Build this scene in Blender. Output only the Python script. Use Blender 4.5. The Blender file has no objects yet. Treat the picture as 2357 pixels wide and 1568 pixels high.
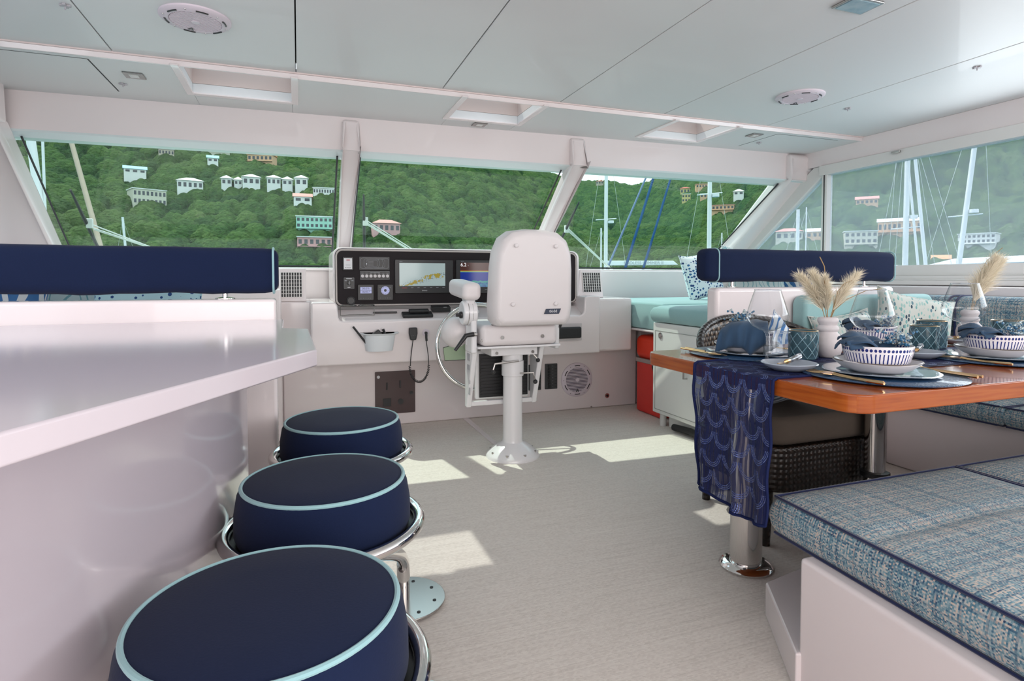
import bpy, bmesh, math, random
import numpy as np
from mathutils import Vector, Matrix
random.seed(7)
PI = math.pi
R = math.radians
S = bpy.context.scene
COL = S.collection

# ---------------------------------------------------------------- camera, world, lights, exposure
cam_d = bpy.data.cameras.new('camera'); cam = bpy.data.objects.new('camera', cam_d); COL.objects.link(cam)
cam.location = (0, 0, 1.0); cam.rotation_euler = (R(88), 0, R(-20.1))
cam_d.sensor_width = 36; cam_d.lens = 36 * 1342 / 2357; cam_d.shift_y = -97.1 / 2357
cam_d.clip_start = .02; cam_d.clip_end = 2000
S.camera = cam
S.view_settings.view_transform = 'Standard'; S.view_settings.look = 'None'
S.view_settings.gamma = 1; S.view_settings.use_curve_mapping = False
S.view_settings.exposure = 0.30
S.render.film_transparent = False
S.cycles.max_bounces = 10; S.cycles.transparent_max_bounces = 24
S.cycles.caustics_reflective = False; S.cycles.caustics_refractive = False
S.cycles.sample_clamp_indirect = 6

w = bpy.data.worlds.new('sky'); S.world = w; w.use_nodes = True
nt = w.node_tree; nt.nodes.clear()
def wn(t, **k):
    n = nt.nodes.new(t)
    for a, b in k.items(): setattr(n, a, b)
    return n
wo = wn('ShaderNodeOutputWorld'); bg = wn('ShaderNodeBackground'); tc = wn('ShaderNodeTexCoord')
sep = wn('ShaderNodeSeparateXYZ'); rmp = wn('ShaderNodeValToRGB'); noi = wn('ShaderNodeTexNoise'); mx = wn('ShaderNodeMixRGB')
nt.links.new(tc.outputs['Generated'], sep.inputs[0]); nt.links.new(sep.outputs[2], rmp.inputs[0])
cr = rmp.color_ramp
cr.elements[0].position = 0.0; cr.elements[0].color = (.16, .26, .30, 1)
cr.elements[1].position = 1.0; cr.elements[1].color = (.35, .60, .92, 1)
e = cr.elements.new(.02); e.color = (.72, .86, .95, 1)
e = cr.elements.new(.35); e.color = (.50, .74, .95, 1)
noi.inputs['Scale'].default_value = 3.2; noi.inputs['Detail'].default_value = 6
mp = wn('ShaderNodeMapping'); mp.inputs['Scale'].default_value = (1, 1, 2.4)
nt.links.new(tc.outputs['Generated'], mp.inputs[0]); nt.links.new(mp.outputs[0], noi.inputs['Vector'])
cr2 = wn('ShaderNodeValToRGB'); cr2.color_ramp.elements[0].position = .36; cr2.color_ramp.elements[1].position = .56
nt.links.new(noi.outputs['Fac'], cr2.inputs[0]); nt.links.new(cr2.outputs[0], mx.inputs['Fac'])
nt.links.new(rmp.outputs[0], mx.inputs['Color1']); mx.inputs['Color2'].default_value = (.93, .95, .97, 1)
# clouds only above the horizon
lt = wn('ShaderNodeMath', operation='GREATER_THAN'); lt.inputs[1].default_value = 0.0
nt.links.new(sep.outputs[2], lt.inputs[0]); m2 = wn('ShaderNodeMixRGB'); nt.links.new(lt.outputs[0], m2.inputs['Fac'])
nt.links.new(rmp.outputs[0], m2.inputs['Color1']); nt.links.new(mx.outputs[0], m2.inputs['Color2'])
nt.links.new(m2.outputs[0], bg.inputs[0]); bg.inputs[1].default_value = 1.75
nt.links.new(bg.outputs[0], wo.inputs[0])

sun_d = bpy.data.lights.new('sun', 'SUN'); sun_d.energy = 2.8; sun_d.angle = R(.6); sun_d.color = (1, .96, .88)
sun = bpy.data.objects.new('sun', sun_d); COL.objects.link(sun)
sun.rotation_euler = Vector((.33, -.60, -1.0)).to_track_quat('-Z', 'Y').to_euler()

def area(name, loc, rot, sx, sy, power, color):
    d = bpy.data.lights.new(name, 'AREA'); d.shape = 'RECTANGLE'; d.size = sx; d.size_y = sy; d.energy = power; d.color = color
    o = bpy.data.objects.new(name, d); COL.objects.link(o); o.location = loc; o.rotation_euler = rot
    return o
# added fill lamp behind the camera, boosting daylight from the aft cockpit opening
area('aft_cockpit_fill', (1.0, -2.45, 1.25), (R(90), 0, 0), 4.6, 1.5, 88, (1.0, .90, .86))
# added fill lamps inside the starboard and port windows, boosting their daylight
area('starboard_window_fill', (3.72, .6, 1.42), (0, R(90), 0), .7, 3.6, 26, (.90, .96, 1.0))
area('port_window_fill', (-1.6, .4, 1.42), (0, R(-90), 0), .7, 3.0, 14, (.96, .97, 1.0))

# ---------------------------------------------------------------- materials
class NT:
    def __init__(s, m): s.t = m.node_tree; s.b = s.t.nodes['Principled BSDF']
    def n(s, t, **k):
        x = s.t.nodes.new('ShaderNode' + t)
        for a, b in k.items():
            if a in ('operation', 'blend_type', 'feature', 'data_type', 'attribute_name', 'distance', 'noise_dimensions'): setattr(x, a, b)
        return x
    def l(s, a, b): s.t.links.new(a, b)
    def math(s, op, a, b=None, c=None):
        x = s.n('Math', operation=op)
        for i, v in enumerate((a, b, c)):
            if v is None: continue
            if isinstance(v, (int, float)): x.inputs[i].default_value = v
            else: s.l(v, x.inputs[i])
        return x.outputs[0]
    def mix(s, f, a, b):
        x = s.n('MixRGB')
        for i, v in zip(('Fac', 'Color1', 'Color2'), (f, a, b)):
            if isinstance(v, tuple): x.inputs[i].default_value = (*v[:3], 1)
            elif isinstance(v, (int, float)): x.inputs[i].default_value = v
            else: s.l(v, x.inputs[i])
        return x.outputs[0]
    def uv(s, scale=(1, 1, 1), rot=0):
        a = s.n('TexCoord'); m = s.n('Mapping'); s.l(a.outputs['UV'], m.inputs[0]); m.inputs['Scale'].default_value = scale
        m.inputs['Rotation'].default_value = (0, 0, rot)
        return m.outputs[0]
    def obj(s, scale=(1, 1, 1)):
        a = s.n('TexCoord'); m = s.n('Mapping'); s.l(a.outputs['Object'], m.inputs[0]); m.inputs['Scale'].default_value = scale
        return m.outputs[0]
    def noise(s, vec, sc=1, det=2, out='Fac'):
        x = s.n('TexNoise'); s.l(vec, x.inputs['Vector']); x.inputs['Scale'].default_value = sc; x.inputs['Detail'].default_value = det
        return x.outputs[out]
    def ramp(s, v, pts, const=False):
        x = s.n('ValToRGB'); s.l(v, x.inputs[0]); c = x.color_ramp
        if const: c.interpolation = 'CONSTANT'
        while len(c.elements) < len(pts): c.elements.new(.5)
        for e_, (p, col) in zip(c.elements, pts): e_.position = p; e_.color = (*col, 1)
        return x.outputs[0]
    def bump(s, h, strength=.3, dist=.002):
        x = s.n('Bump'); s.l(h, x.inputs['Height']); x.inputs['Strength'].default_value = strength; x.inputs['Distance'].default_value = dist
        s.l(x.outputs[0], s.b.inputs['Normal'])

MATS = {}
def mat(name, col, rough=.5, metal=0, spec=.5, coat=0, sheen=0, alpha=1, trans=0, ior=1.45, emit=None, es=1):
    m = bpy.data.materials.new(name); m.use_nodes = True; b = m.node_tree.nodes['Principled BSDF']
    b.inputs['Base Color'].default_value = (*col, 1); b.inputs['Roughness'].default_value = rough
    b.inputs['Metallic'].default_value = metal; b.inputs['Specular IOR Level'].default_value = spec
    b.inputs['Coat Weight'].default_value = coat; b.inputs['Coat Roughness'].default_value = .04
    b.inputs['Sheen Weight'].default_value = sheen; b.inputs['Alpha'].default_value = alpha
    b.inputs['Transmission Weight'].default_value = trans; b.inputs['IOR'].default_value = ior
    if emit: b.inputs['Emission Color'].default_value = (*emit, 1); b.inputs['Emission Strength'].default_value = es
    MATS[name] = m
    return m
def noisy(m, c2, sc=3, amt=.5, det=3, bump=0, coords='obj'):
    k = NT(m); c1 = tuple(k.b.inputs['Base Color'].default_value)[:3]
    v = k.obj() if coords == 'obj' else k.uv()
    f = k.noise(v, sc, det); f2 = k.math('MULTIPLY', f, amt)
    k.l(k.mix(f2, c1, c2), k.b.inputs['Base Color'])
    if bump: k.bump(f, bump)
    return m

gel = noisy(mat('gelcoat', (.78, .705, .705), .22, coat=.5), (.74, .67, .67), 1.5, .5)
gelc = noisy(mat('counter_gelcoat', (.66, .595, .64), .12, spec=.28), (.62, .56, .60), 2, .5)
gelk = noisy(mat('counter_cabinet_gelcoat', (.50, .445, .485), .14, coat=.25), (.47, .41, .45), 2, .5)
gelm = noisy(mat('ceiling_panel', (.72, .72, .72), .45, coat=.1), (.69, .695, .70), 1.2, .6)
gelh = noisy(mat('hatch_recess', (.66, .54, .50), .5), (.62, .50, .46), 3, .5)
cabm = noisy(mat('white_cabinet', (.78, .79, .76), .3, coat=.3), (.75, .76, .73), 2, .4)
dark_gap = mat('dark_gap', (.05, .05, .05), .8)
frame_w = noisy(mat('window_frame_white', (.72, .70, .68), .35), (.68, .66, .64), 4, .5)
chrome = noisy(mat('chrome', (.78, .76, .74), .07, metal=1), (.72, .70, .68), 6, .5)
steel = noisy(mat('brushed_steel', (.55, .53, .51), .22, metal=1), (.48, .46, .45), 8, .6)
gold = noisy(mat('gold_cutlery', (.78, .52, .28), .16, metal=1), (.70, .45, .22), 20, .5)
blk = noisy(mat('black_plastic', (.018, .018, .020), .4), (.03, .03, .03), 8, .5)
blkg = noisy(mat('dark_panel', (.016, .012, .014), .6, spec=.2), (.022, .018, .020), 4, .5)
brownp = noisy(mat('smoked_panel', (.085, .055, .055), .2), (.07, .045, .045), 5, .5)
vinyl = noisy(mat('white_vinyl', (.74, .69, .69), .42), (.70, .65, .65), 4, .5, bump=.05)
whp = noisy(mat('white_painted_metal', (.80, .79, .80), .25, coat=.3), (.76, .75, .76), 6, .4)
spkm = noisy(mat('speaker_plastic', (.70, .62, .68), .4), (.66, .58, .64), 6, .4)
ceram = noisy(mat('stoneware', (.66, .62, .63), .35, coat=.3), (.56, .53, .55), 30, .5)
plateg = noisy(mat('grey_glaze', (.36, .40, .46), .25, coat=.5), (.30, .34, .42), 14, .6)
matte_v = noisy(mat('speckled_vase', (.66, .61, .62), .6), (.50, .44, .42), 60, .35, bump=.1)
napk = noisy(mat('blue_linen', (.028, .066, .125), .9, sheen=.1), (.020, .05, .10), 12, .6, bump=.2)
tealg = noisy(mat('teal_glass', (.12, .24, .29), .12, trans=.55, coat=.6), (.08, .18, .24), 10, .5)
pampas = noisy(mat('pampas', (.86, .79, .64), .9), (.74, .64, .48), 30, .5)
dry = noisy(mat('dry_stalk', (.30, .18, .09), .8), (.42, .30, .12), 20, .6)
beadb = noisy(mat('blue_bead', (.05, .22, .38), .1, trans=.3, coat=.6), (.02, .10, .26), 40, .8)
beadc = mat('clear_bead', (.75, .88, .90), .05, trans=.6)
acryl = mat('clear_acrylic', (.92, .95, 1.0), .04, trans=.95, ior=1.49)
red = noisy(mat('orange_red_bag', (.85, .055, .02), .5), (.75, .03, .015), 5, .6)
redg = noisy(mat('red_bag_lower', (.80, .05, .035), .4), (.65, .03, .03), 6, .7)
sofab = noisy(mat('brown_cushion', (.055, .042, .033), .95), (.070, .054, .042), 60, .6, bump=.2)
greenp = noisy(mat('pale_green_panel', (.50, .62, .42), .3), (.46, .58, .40), 4, .5)
mastm = noisy(mat('mast_paint', (.80, .80, .80), .4), (.74, .74, .74), 1, .5)
boatm = noisy(mat('boat_white', (.80, .81, .82), .35), (.72, .73, .75), .5, .5)
navyhull = noisy(mat('navy_hull', (.03, .05, .12), .3), (.02, .04, .09), .5, .5)
ropeb = noisy(mat('blue_rope', (.01, .06, .17), .9, spec=.1), (.008, .04, .12), 30, .7)
ropet = noisy(mat('tan_rope', (.42, .34, .26), .8), (.30, .24, .18), 6, .7)
wire = mat('rigging_wire', (.55, .58, .55), .5)
dgl = noisy(mat('dark_window_glass', (.03, .045, .06), .1), (.05, .06, .08), .4, .5)

def glossglass(name, tint, haze=0.0, hazecol=(.8, .85, .9), refl=1.0):
    m = bpy.data.materials.new(name); m.use_nodes = True; t = m.node_tree; t.nodes.clear()
    o = t.nodes.new('ShaderNodeOutputMaterial'); tr = t.nodes.new('ShaderNodeBsdfTransparent'); gl = t.nodes.new('ShaderNodeBsdfGlossy')
    fr = t.nodes.new('ShaderNodeFresnel'); mx = t.nodes.new('ShaderNodeMixShader'); fr.inputs[0].default_value = 1.5
    tr.inputs[0].default_value = (*tint, 1); gl.inputs['Roughness'].default_value = .0
    mm = t.nodes.new('ShaderNodeMath'); mm.operation = 'MULTIPLY'; mm.inputs[1].default_value = refl
    geo = t.nodes.new('ShaderNodeNewGeometry'); io = t.nodes.new('ShaderNodeMapRange'); io.inputs[3].default_value = 1.5; io.inputs[4].default_value = 1 / 1.5
    t.links.new(geo.outputs['Backfacing'], io.inputs[0]); t.links.new(io.outputs[0], fr.inputs[0])
    t.links.new(fr.outputs[0], mm.inputs[0]); t.links.new(mm.outputs[0], mx.inputs[0])
    if haze:
        df = t.nodes.new('ShaderNodeBsdfDiffuse'); tl = t.nodes.new('ShaderNodeBsdfTranslucent')
        df.inputs[0].default_value = (*hazecol, 1); tl.inputs[0].default_value = (*hazecol, 1)
        a = t.nodes.new('ShaderNodeAddShader'); hm = t.nodes.new('ShaderNodeMixShader'); hm.inputs[0].default_value = haze
        dm = t.nodes.new('ShaderNodeMixShader'); dm.inputs[0].default_value = .5
        t.links.new(df.outputs[0], dm.inputs[1]); t.links.new(tl.outputs[0], dm.inputs[2])
        t.links.new(tr.outputs[0], hm.inputs[1]); t.links.new(dm.outputs[0], hm.inputs[2]); t.links.new(hm.outputs[0], mx.inputs[1])
    else: t.links.new(tr.outputs[0], mx.inputs[1])
    t.links.new(gl.outputs[0], mx.inputs[2]); t.links.new(mx.outputs[0], o.inputs[0])
    return m
win_glass = glossglass('windshield_glass', (.76, .90, .84), refl=1.0)
side_glass = glossglass('side_vinyl_glass', (.92, .97, 1.0), haze=.34, hazecol=(.80, .88, .97), refl=.8)
hatch_glass = glossglass('hatch_acrylic', (.85, .88, .88), haze=.08)
wine = glossglass('crystal', (.94, .955, .965), refl=1.3)

def fabric(name, c1, c2, sc=260, bump=.25):
    m = mat(name, c1, .92, sheen=.25, spec=.25); k = NT(m); v = k.uv()
    f = k.noise(v, sc, 2); g = k.noise(v, 5, 3)
    k.l(k.mix(k.math('MULTIPLY', k.math('ADD', f, g), .5), c1, c2), k.b.inputs['Base Color']); k.bump(f, bump, .001)
    return m
navy = fabric('navy_canvas', (.003, .008, .032), (.007, .015, .052)); navy.node_tree.nodes['Principled BSDF'].inputs['Sheen Weight'].default_value = .05
navyt = fabric('navy_piping', (.008, .012, .055), (.012, .02, .07))
tealp = fabric('pale_teal_piping', (.25, .45, .48), (.32, .52, .55), 400)
teal = fabric('teal_canvas', (.25, .43, .43), (.32, .50, .50), 120, .1)

def plaid(name, dark=1.0):
    m = mat(name, (.2, .3, .36), .95, spec=.2, sheen=.15); k = NT(m); v = k.uv()
    sp = k.n('SeparateXYZ'); k.l(v, sp.inputs[0]); X, Y = sp.outputs[0], sp.outputs[1]
    q = .0034
    def cell(a): return k.math('FLOOR', k.math('DIVIDE', a, q))
    cx, cy = cell(X), cell(Y)
    def rnd(a, b, off):
        cb = k.n('CombineXYZ'); k.l(a, cb.inputs[0]) if not isinstance(a, (int, float)) else None
        if b is not None: k.l(b, cb.inputs[1])
        cb.inputs[2].default_value = off
        wn_ = k.n('TexWhiteNoise'); k.l(cb.outputs[0], wn_.inputs['Vector']); return wn_.outputs['Value']
    pal = [(0, (.030, .060, .14)), (.16, (.060, .15, .24)), (.34, (.13, .26, .33)), (.52, (.27, .40, .45)), (.70, (.54, .54, .52)), (.86, (.66, .54, .46))]
    pal = [(p, tuple(x * dark for x in c)) for p, c in pal]
    warp = k.math('ADD', k.math('MULTIPLY', rnd(cx, None, 1), .55), k.math('MULTIPLY', rnd(cx, cy, 3), .45))
    weft = k.math('ADD', k.math('MULTIPLY', rnd(cy, None, 2), .50), k.math('MULTIPLY', rnd(cx, cy, 5), .50))
    chk = k.math('MODULO', k.math('ABSOLUTE', k.math('ADD', cx, cy)), 2.0)
    thr = k.mix(chk, k.ramp(warp, pal), k.ramp(weft, pal))
    # wide dark plaid lines
    def line(a, period, wd):
        fr_ = k.math('FRACT', k.math('DIVIDE', a, period)); return k.math('LESS_THAN', fr_, wd)
    ln = k.math('MAXIMUM', line(X, .046, .10), line(Y, .034, .12))
    ln = k.math('MULTIPLY', ln, .34)
    k.l(k.mix(ln, thr, (.02 * dark, .045 * dark, .12 * dark)), k.b.inputs['Base Color'])
    fx = k.math('PINGPONG', k.math('DIVIDE', X, q), .5); fy = k.math('PINGPONG', k.math('DIVIDE', Y, q), .5)
    k.bump(k.math('MULTIPLY', fx, fy), .8, .0015)
    return m
plaidm = plaid('blue_tweed', .80)

def floor_mat():
    m = mat('woven_vinyl_floor', (.5, .48, .44), .6, spec=.35); k = NT(m); v = k.uv()
    sp = k.n('SeparateXYZ'); k.l(v, sp.inputs[0]); X, Y = sp.outputs[0], sp.outputs[1]
    q = .0042
    row = k.math('FLOOR', k.math('DIVIDE', Y, q)); sh = k.math('MULTIPLY', k.math('MODULO', k.math('ABSOLUTE', row), 2.0), q)
    col = k.math('FLOOR', k.math('DIVIDE', k.math('ADD', X, sh), q * 2)); cb = k.n('CombineXYZ'); k.l(col, cb.inputs[0]); k.l(row, cb.inputs[1])
    wn_ = k.n('TexWhiteNoise'); k.l(cb.outputs[0], wn_.inputs['Vector'])
    st = k.noise(k.uv((.8, 150, 1)), 1.6, 4); st2 = k.noise(k.uv((3, 40, 1)), 2.0, 2)
    f = k.math('ADD', k.math('ADD', k.math('MULTIPLY', wn_.outputs['Value'], .22), k.math('MULTIPLY', st, .6)), k.math('MULTIPLY', st2, .25))
    k.l(k.ramp(f, [(.25, (.60, .54, .485)), (.55, (.75, .685, .63)), (.85, (.85, .80, .735))]), k.b.inputs['Base Color'])
    fy = k.math('PINGPONG', k.math('DIVIDE', Y, q), .5); fx = k.math('PINGPONG', k.math('DIVIDE', k.math('ADD', X, sh), q * 2), .5)
    k.bump(k.math('MULTIPLY', k.math('MINIMUM', k.math('MULTIPLY', fx, 4), 1.0), fy), .5, .001)
    return m
floorm = floor_mat()

def wood_mat():
    m = mat('cherry_wood', (.38, .105, .022), .18, spec=.35, coat=.35); k = NT(m)
    n = k.noise(k.uv((3, 60, 1)), 2.2, 5); n2 = k.noise(k.uv((1, 8, 1)), 1.2, 2)
    f = k.math('ADD', k.math('MULTIPLY', n, .6), k.math('MULTIPLY', n2, .4))
    k.l(k.ramp(f, [(.3, (.16, .030, .005)), (.5, (.29, .062, .009)), (.7, (.36, .095, .016))]), k.b.inputs['Base Color'])
    return m
wood = wood_mat()

def wicker_mat(name, a, b, q=.013):
    m = mat(name, a, .35, coat=.3); k = NT(m); v = k.uv()
    ch = k.n('TexChecker'); k.l(v, ch.inputs[0]); ch.inputs['Scale'].default_value = 1 / q
    sp = k.n('SeparateXYZ'); k.l(v, sp.inputs[0])
    fx = k.math('PINGPONG', k.math('DIVIDE', sp.outputs[0], q), .5); fy = k.math('PINGPONG', k.math('DIVIDE', sp.outputs[1], q), .5)
    h = k.math('MULTIPLY', fx, fy); n = k.noise(v, 90, 2)
    c = k.mix(k.math('MULTIPLY', ch.outputs['Fac'], k.math('MINIMUM', k.math('MULTIPLY', h, 9), 1.0)), a, b)
    k.l(k.mix(k.math('MULTIPLY', n, .5), c, tuple(x * .4 for x in a)), k.b.inputs['Base Color'])
    k.bump(k.math('MULTIPLY', h, 4), .9, .004)
    return m
wick = wicker_mat('wicker_back', (.028, .016, .011), (.36, .27, .20), .021)
wickd = wicker_mat('wicker_dark', (.012, .008, .006), (.035, .020, .014), .02)

def dots_mat(name, base, cols, sc, size=.33, stretch=(1, 1, 1)):
    m = mat(name, base, .85); k = NT(m)
    vo = k.n('TexVoronoi'); k.l(k.uv(stretch), vo.inputs['Vector']); vo.inputs['Scale'].default_value = sc; vo.inputs['Randomness'].default_value = .65
    inside = k.math('LESS_THAN', vo.outputs['Distance'], size)
    sp = k.n('SeparateColor'); k.l(vo.outputs['Color'], sp.inputs[0])
    c = k.ramp(sp.outputs[0], [(i / len(cols), cc) for i, cc in enumerate(cols)], const=True)
    k.l(k.mix(inside, base, c), k.b.inputs['Base Color'])
    return m
pil_dots = dots_mat('navy_dot_fabric', (.74, .82, .84), [(.02, .06, .20), (.03, .13, .30), (.02, .05, .16)], 44, .38, (1, 1, 1))
pil_leaf = dots_mat('teal_petal_fabric', (.52, .54, .50), [(.16, .34, .33), (.22, .42, .40), (.03, .06, .09), (.28, .44, .41), (.18, .36, .35), (.34, .48, .45), (.10, .20, .24)], 54, .42, (1.5, .75, 1))
def wave_mat(name, a, b, sc, dist=6, thr=.5):
    m = mat(name, a, .85); k = NT(m); wv = k.n('TexWave'); k.l(k.uv(), wv.inputs['Vector'])
    wv.inputs['Scale'].default_value = sc; wv.inputs['Distortion'].default_value = dist; wv.inputs['Detail'].default_value = 1
    k.l(k.mix(k.math('GREATER_THAN', wv.outputs['Fac'], thr), a, b), k.b.inputs['Base Color'])
    return m
pil_wave = wave_mat('blue_wave_fabric', (.05, .17, .40), (.72, .76, .78), 9, 5)
pil_fish = wave_mat('pale_fish_fabric', (.62, .76, .76), (.22, .45, .50), 10, 12, .9)
pil_dark = wave_mat('grey_stripe_fabric', (.05, .06, .08), (.25, .27, .30), 14, 4)

def stripe_bowl_mat():
    m = mat('striped_bowl', (.74, .72, .74), .25, coat=.5); k = NT(m)
    v = k.obj(); sp = k.n('SeparateXYZ'); k.l(v, sp.inputs[0])
    a = k.math('DIVIDE', k.math('ARCTAN2', sp.outputs[1], sp.outputs[0]), 2 * PI / 54)
    z = sp.outputs[2]
    wob = k.math('MULTIPLY', k.noise(k.obj((1, 1, 1)), 60, 1), .35)
    fr_ = k.math('ABSOLUTE', k.math('SUBTRACT', k.math('FRACT', k.math('ADD', a, k.math('ADD', wob, 40.0))), .5))
    st = k.math('LESS_THAN', fr_, .17)
    band = k.math('MULTIPLY', k.math('GREATER_THAN', z, .008), k.math('LESS_THAN', z, .043))
    stripes = k.math('MULTIPLY', st, band)
    # dots below the rim
    dz = k.math('DIVIDE', k.math('SUBTRACT', z, .0515), .0040)
    da = k.math('DIVIDE', fr_, .36)
    dot = k.math('LESS_THAN', k.math('ADD', k.math('MULTIPLY', dz, dz), k.math('MULTIPLY', da, da)), 1.0)
    r_ = k.math('SQRT', k.math('ADD', k.math('MULTIPLY', sp.outputs[0], sp.outputs[0]), k.math('MULTIPLY', sp.outputs[1], sp.outputs[1])))
    f = k.math('MAXIMUM', stripes, dot)
    k.l(k.mix(f, (.74, .71, .74), (.012, .025, .16)), k.b.inputs['Base Color'])
    return m
bowlm = stripe_bowl_mat()
def ring_mat(name, a, b, sc):
    m = mat(name, a, .25, coat=.4); k = NT(m); sp = k.n('SeparateXYZ'); k.l(k.obj(), sp.inputs[0])
    r_ = k.math('SQRT', k.math('ADD', k.math('MULTIPLY', sp.outputs[0], sp.outputs[0]), k.math('MULTIPLY', sp.outputs[1], sp.outputs[1])))
    f = k.math('LESS_THAN', k.math('FRACT', k.math('MULTIPLY', r_, sc)), .5)
    k.l(k.mix(f, a, b), k.b.inputs['Base Color']); return m
matmat = ring_mat('woven_placemat', (.008, .032, .085), (.02, .065, .14), 160)
matmat.node_tree.nodes['Principled BSDF'].inputs['Roughness'].default_value = .38
k_ = NT(matmat); vo_ = k_.n('TexVoronoi'); k_.l(k_.obj(), vo_.inputs['Vector']); vo_.inputs['Scale'].default_value = 190; k_.bump(vo_.outputs['Distance'], .8, .002)
chargerm = noisy(mat('glass_charger', (.10, .17, .24), .10, coat=.8), (.55, .60, .66), 9, .75, det=5)

def sequin_mat():
    m = mat('sequin_lace', (.008, .014, .06), .45, spec=.25); k = NT(m)
    sp = k.n('SeparateXYZ'); k.l(k.uv(), sp.inputs[0]); X, Y = sp.outputs[0], sp.outputs[1]
    W, Hh = .070, .056
    row = k.math('FLOOR', k.math('DIVIDE', Y, Hh)); off = k.math('MULTIPLY', k.math('MODULO', k.math('ABSOLUTE', row), 2.0), W / 2)
    def arc(o2, yo):
        fx = k.math('SUBTRACT', k.math('MULTIPLY', k.math('FRACT', k.math('DIVIDE', k.math('ADD', X, o2), W)), W), W / 2)
        fy = k.math('SUBTRACT', k.math('MULTIPLY', k.math('FRACT', k.math('DIVIDE', Y, Hh)), Hh), yo)
        return k.math('SQRT', k.math('ADD', k.math('MULTIPLY', fx, fx), k.math('MULTIPLY', k.math('MULTIPLY', fy, fy), .62)))
    off2 = k.math('SUBTRACT', W / 2, off)
    d1 = arc(off, Hh); d2 = arc(off2, 2 * Hh)
    def rings(d):
        band = k.math('MULTIPLY', k.math('GREATER_THAN', d, .0225), k.math('LESS_THAN', d, .0345))
        th = k.math('LESS_THAN', k.math('FRACT', k.math('MULTIPLY', d, 250)), .50)
        return k.math('MULTIPLY', band, th)
    r1 = rings(d1); r2 = rings(d2)
    thr = k.math('MAXIMUM', r1, r2)
    vo = k.n('TexVoronoi'); k.l(k.uv(), vo.inputs['Vector']); vo.inputs['Scale'].default_value = 420
    spc = k.n('SeparateColor'); k.l(vo.outputs['Color'], spc.inputs[0])
    glit = k.math('MULTIPLY', thr, k.math('GREATER_THAN', spc.outputs[0], .35))
    c = k.mix(thr, (.006, .010, .055), (.022, .040, .16)); c = k.mix(k.math('MULTIPLY', glit, .6), c, (.26, .32, .60))
    k.l(c, k.b.inputs['Base Color'])
    k.l(k.math('MULTIPLY', glit, .85), k.b.inputs['Metallic'])
    k.l(k.math('SUBTRACT', .6, k.math('MULTIPLY', glit, .38)), k.b.inputs['Roughness'])
    stripe = k.noise(k.uv((120, 2, 1)), 1, 1)
    al = k.math('ADD', .74, k.math('MULTIPLY', k.math('LESS_THAN', stripe, .52), .20))
    k.l(k.math('MINIMUM', k.math('ADD', al, k.math('MULTIPLY', thr, 1.0)), 1.0), k.b.inputs['Alpha'])
    k.bump(vo.outputs['Distance'], .6, .001)
    return m
seqm = sequin_mat(); seqe = noisy(mat('navy_hem', (.004, .008, .045), .7, spec=.15), (.012, .02, .08), 200, .6)

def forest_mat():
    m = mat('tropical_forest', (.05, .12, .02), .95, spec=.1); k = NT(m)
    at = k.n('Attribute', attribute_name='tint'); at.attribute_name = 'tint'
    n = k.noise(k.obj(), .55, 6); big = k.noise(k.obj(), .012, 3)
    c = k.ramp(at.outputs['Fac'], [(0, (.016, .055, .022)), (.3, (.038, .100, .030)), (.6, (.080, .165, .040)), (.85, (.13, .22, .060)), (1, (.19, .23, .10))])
    c = k.mix(k.math('MULTIPLY', k.math('SUBTRACT', 1.0, n), .75), c, (.008, .026, .012))  # shade in the gaps between leaf clumps, painted into the colour by noise
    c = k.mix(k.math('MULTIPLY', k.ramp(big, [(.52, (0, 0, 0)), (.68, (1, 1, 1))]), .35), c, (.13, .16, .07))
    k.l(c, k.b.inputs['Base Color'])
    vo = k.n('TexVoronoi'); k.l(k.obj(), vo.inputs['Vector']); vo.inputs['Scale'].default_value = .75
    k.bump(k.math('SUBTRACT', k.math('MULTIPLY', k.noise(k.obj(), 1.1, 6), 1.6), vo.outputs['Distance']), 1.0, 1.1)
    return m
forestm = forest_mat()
seam_water = noisy(mat('sea_water', (.02, .10, .12), .12), (.03, .16, .17), .2, .6)

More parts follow.
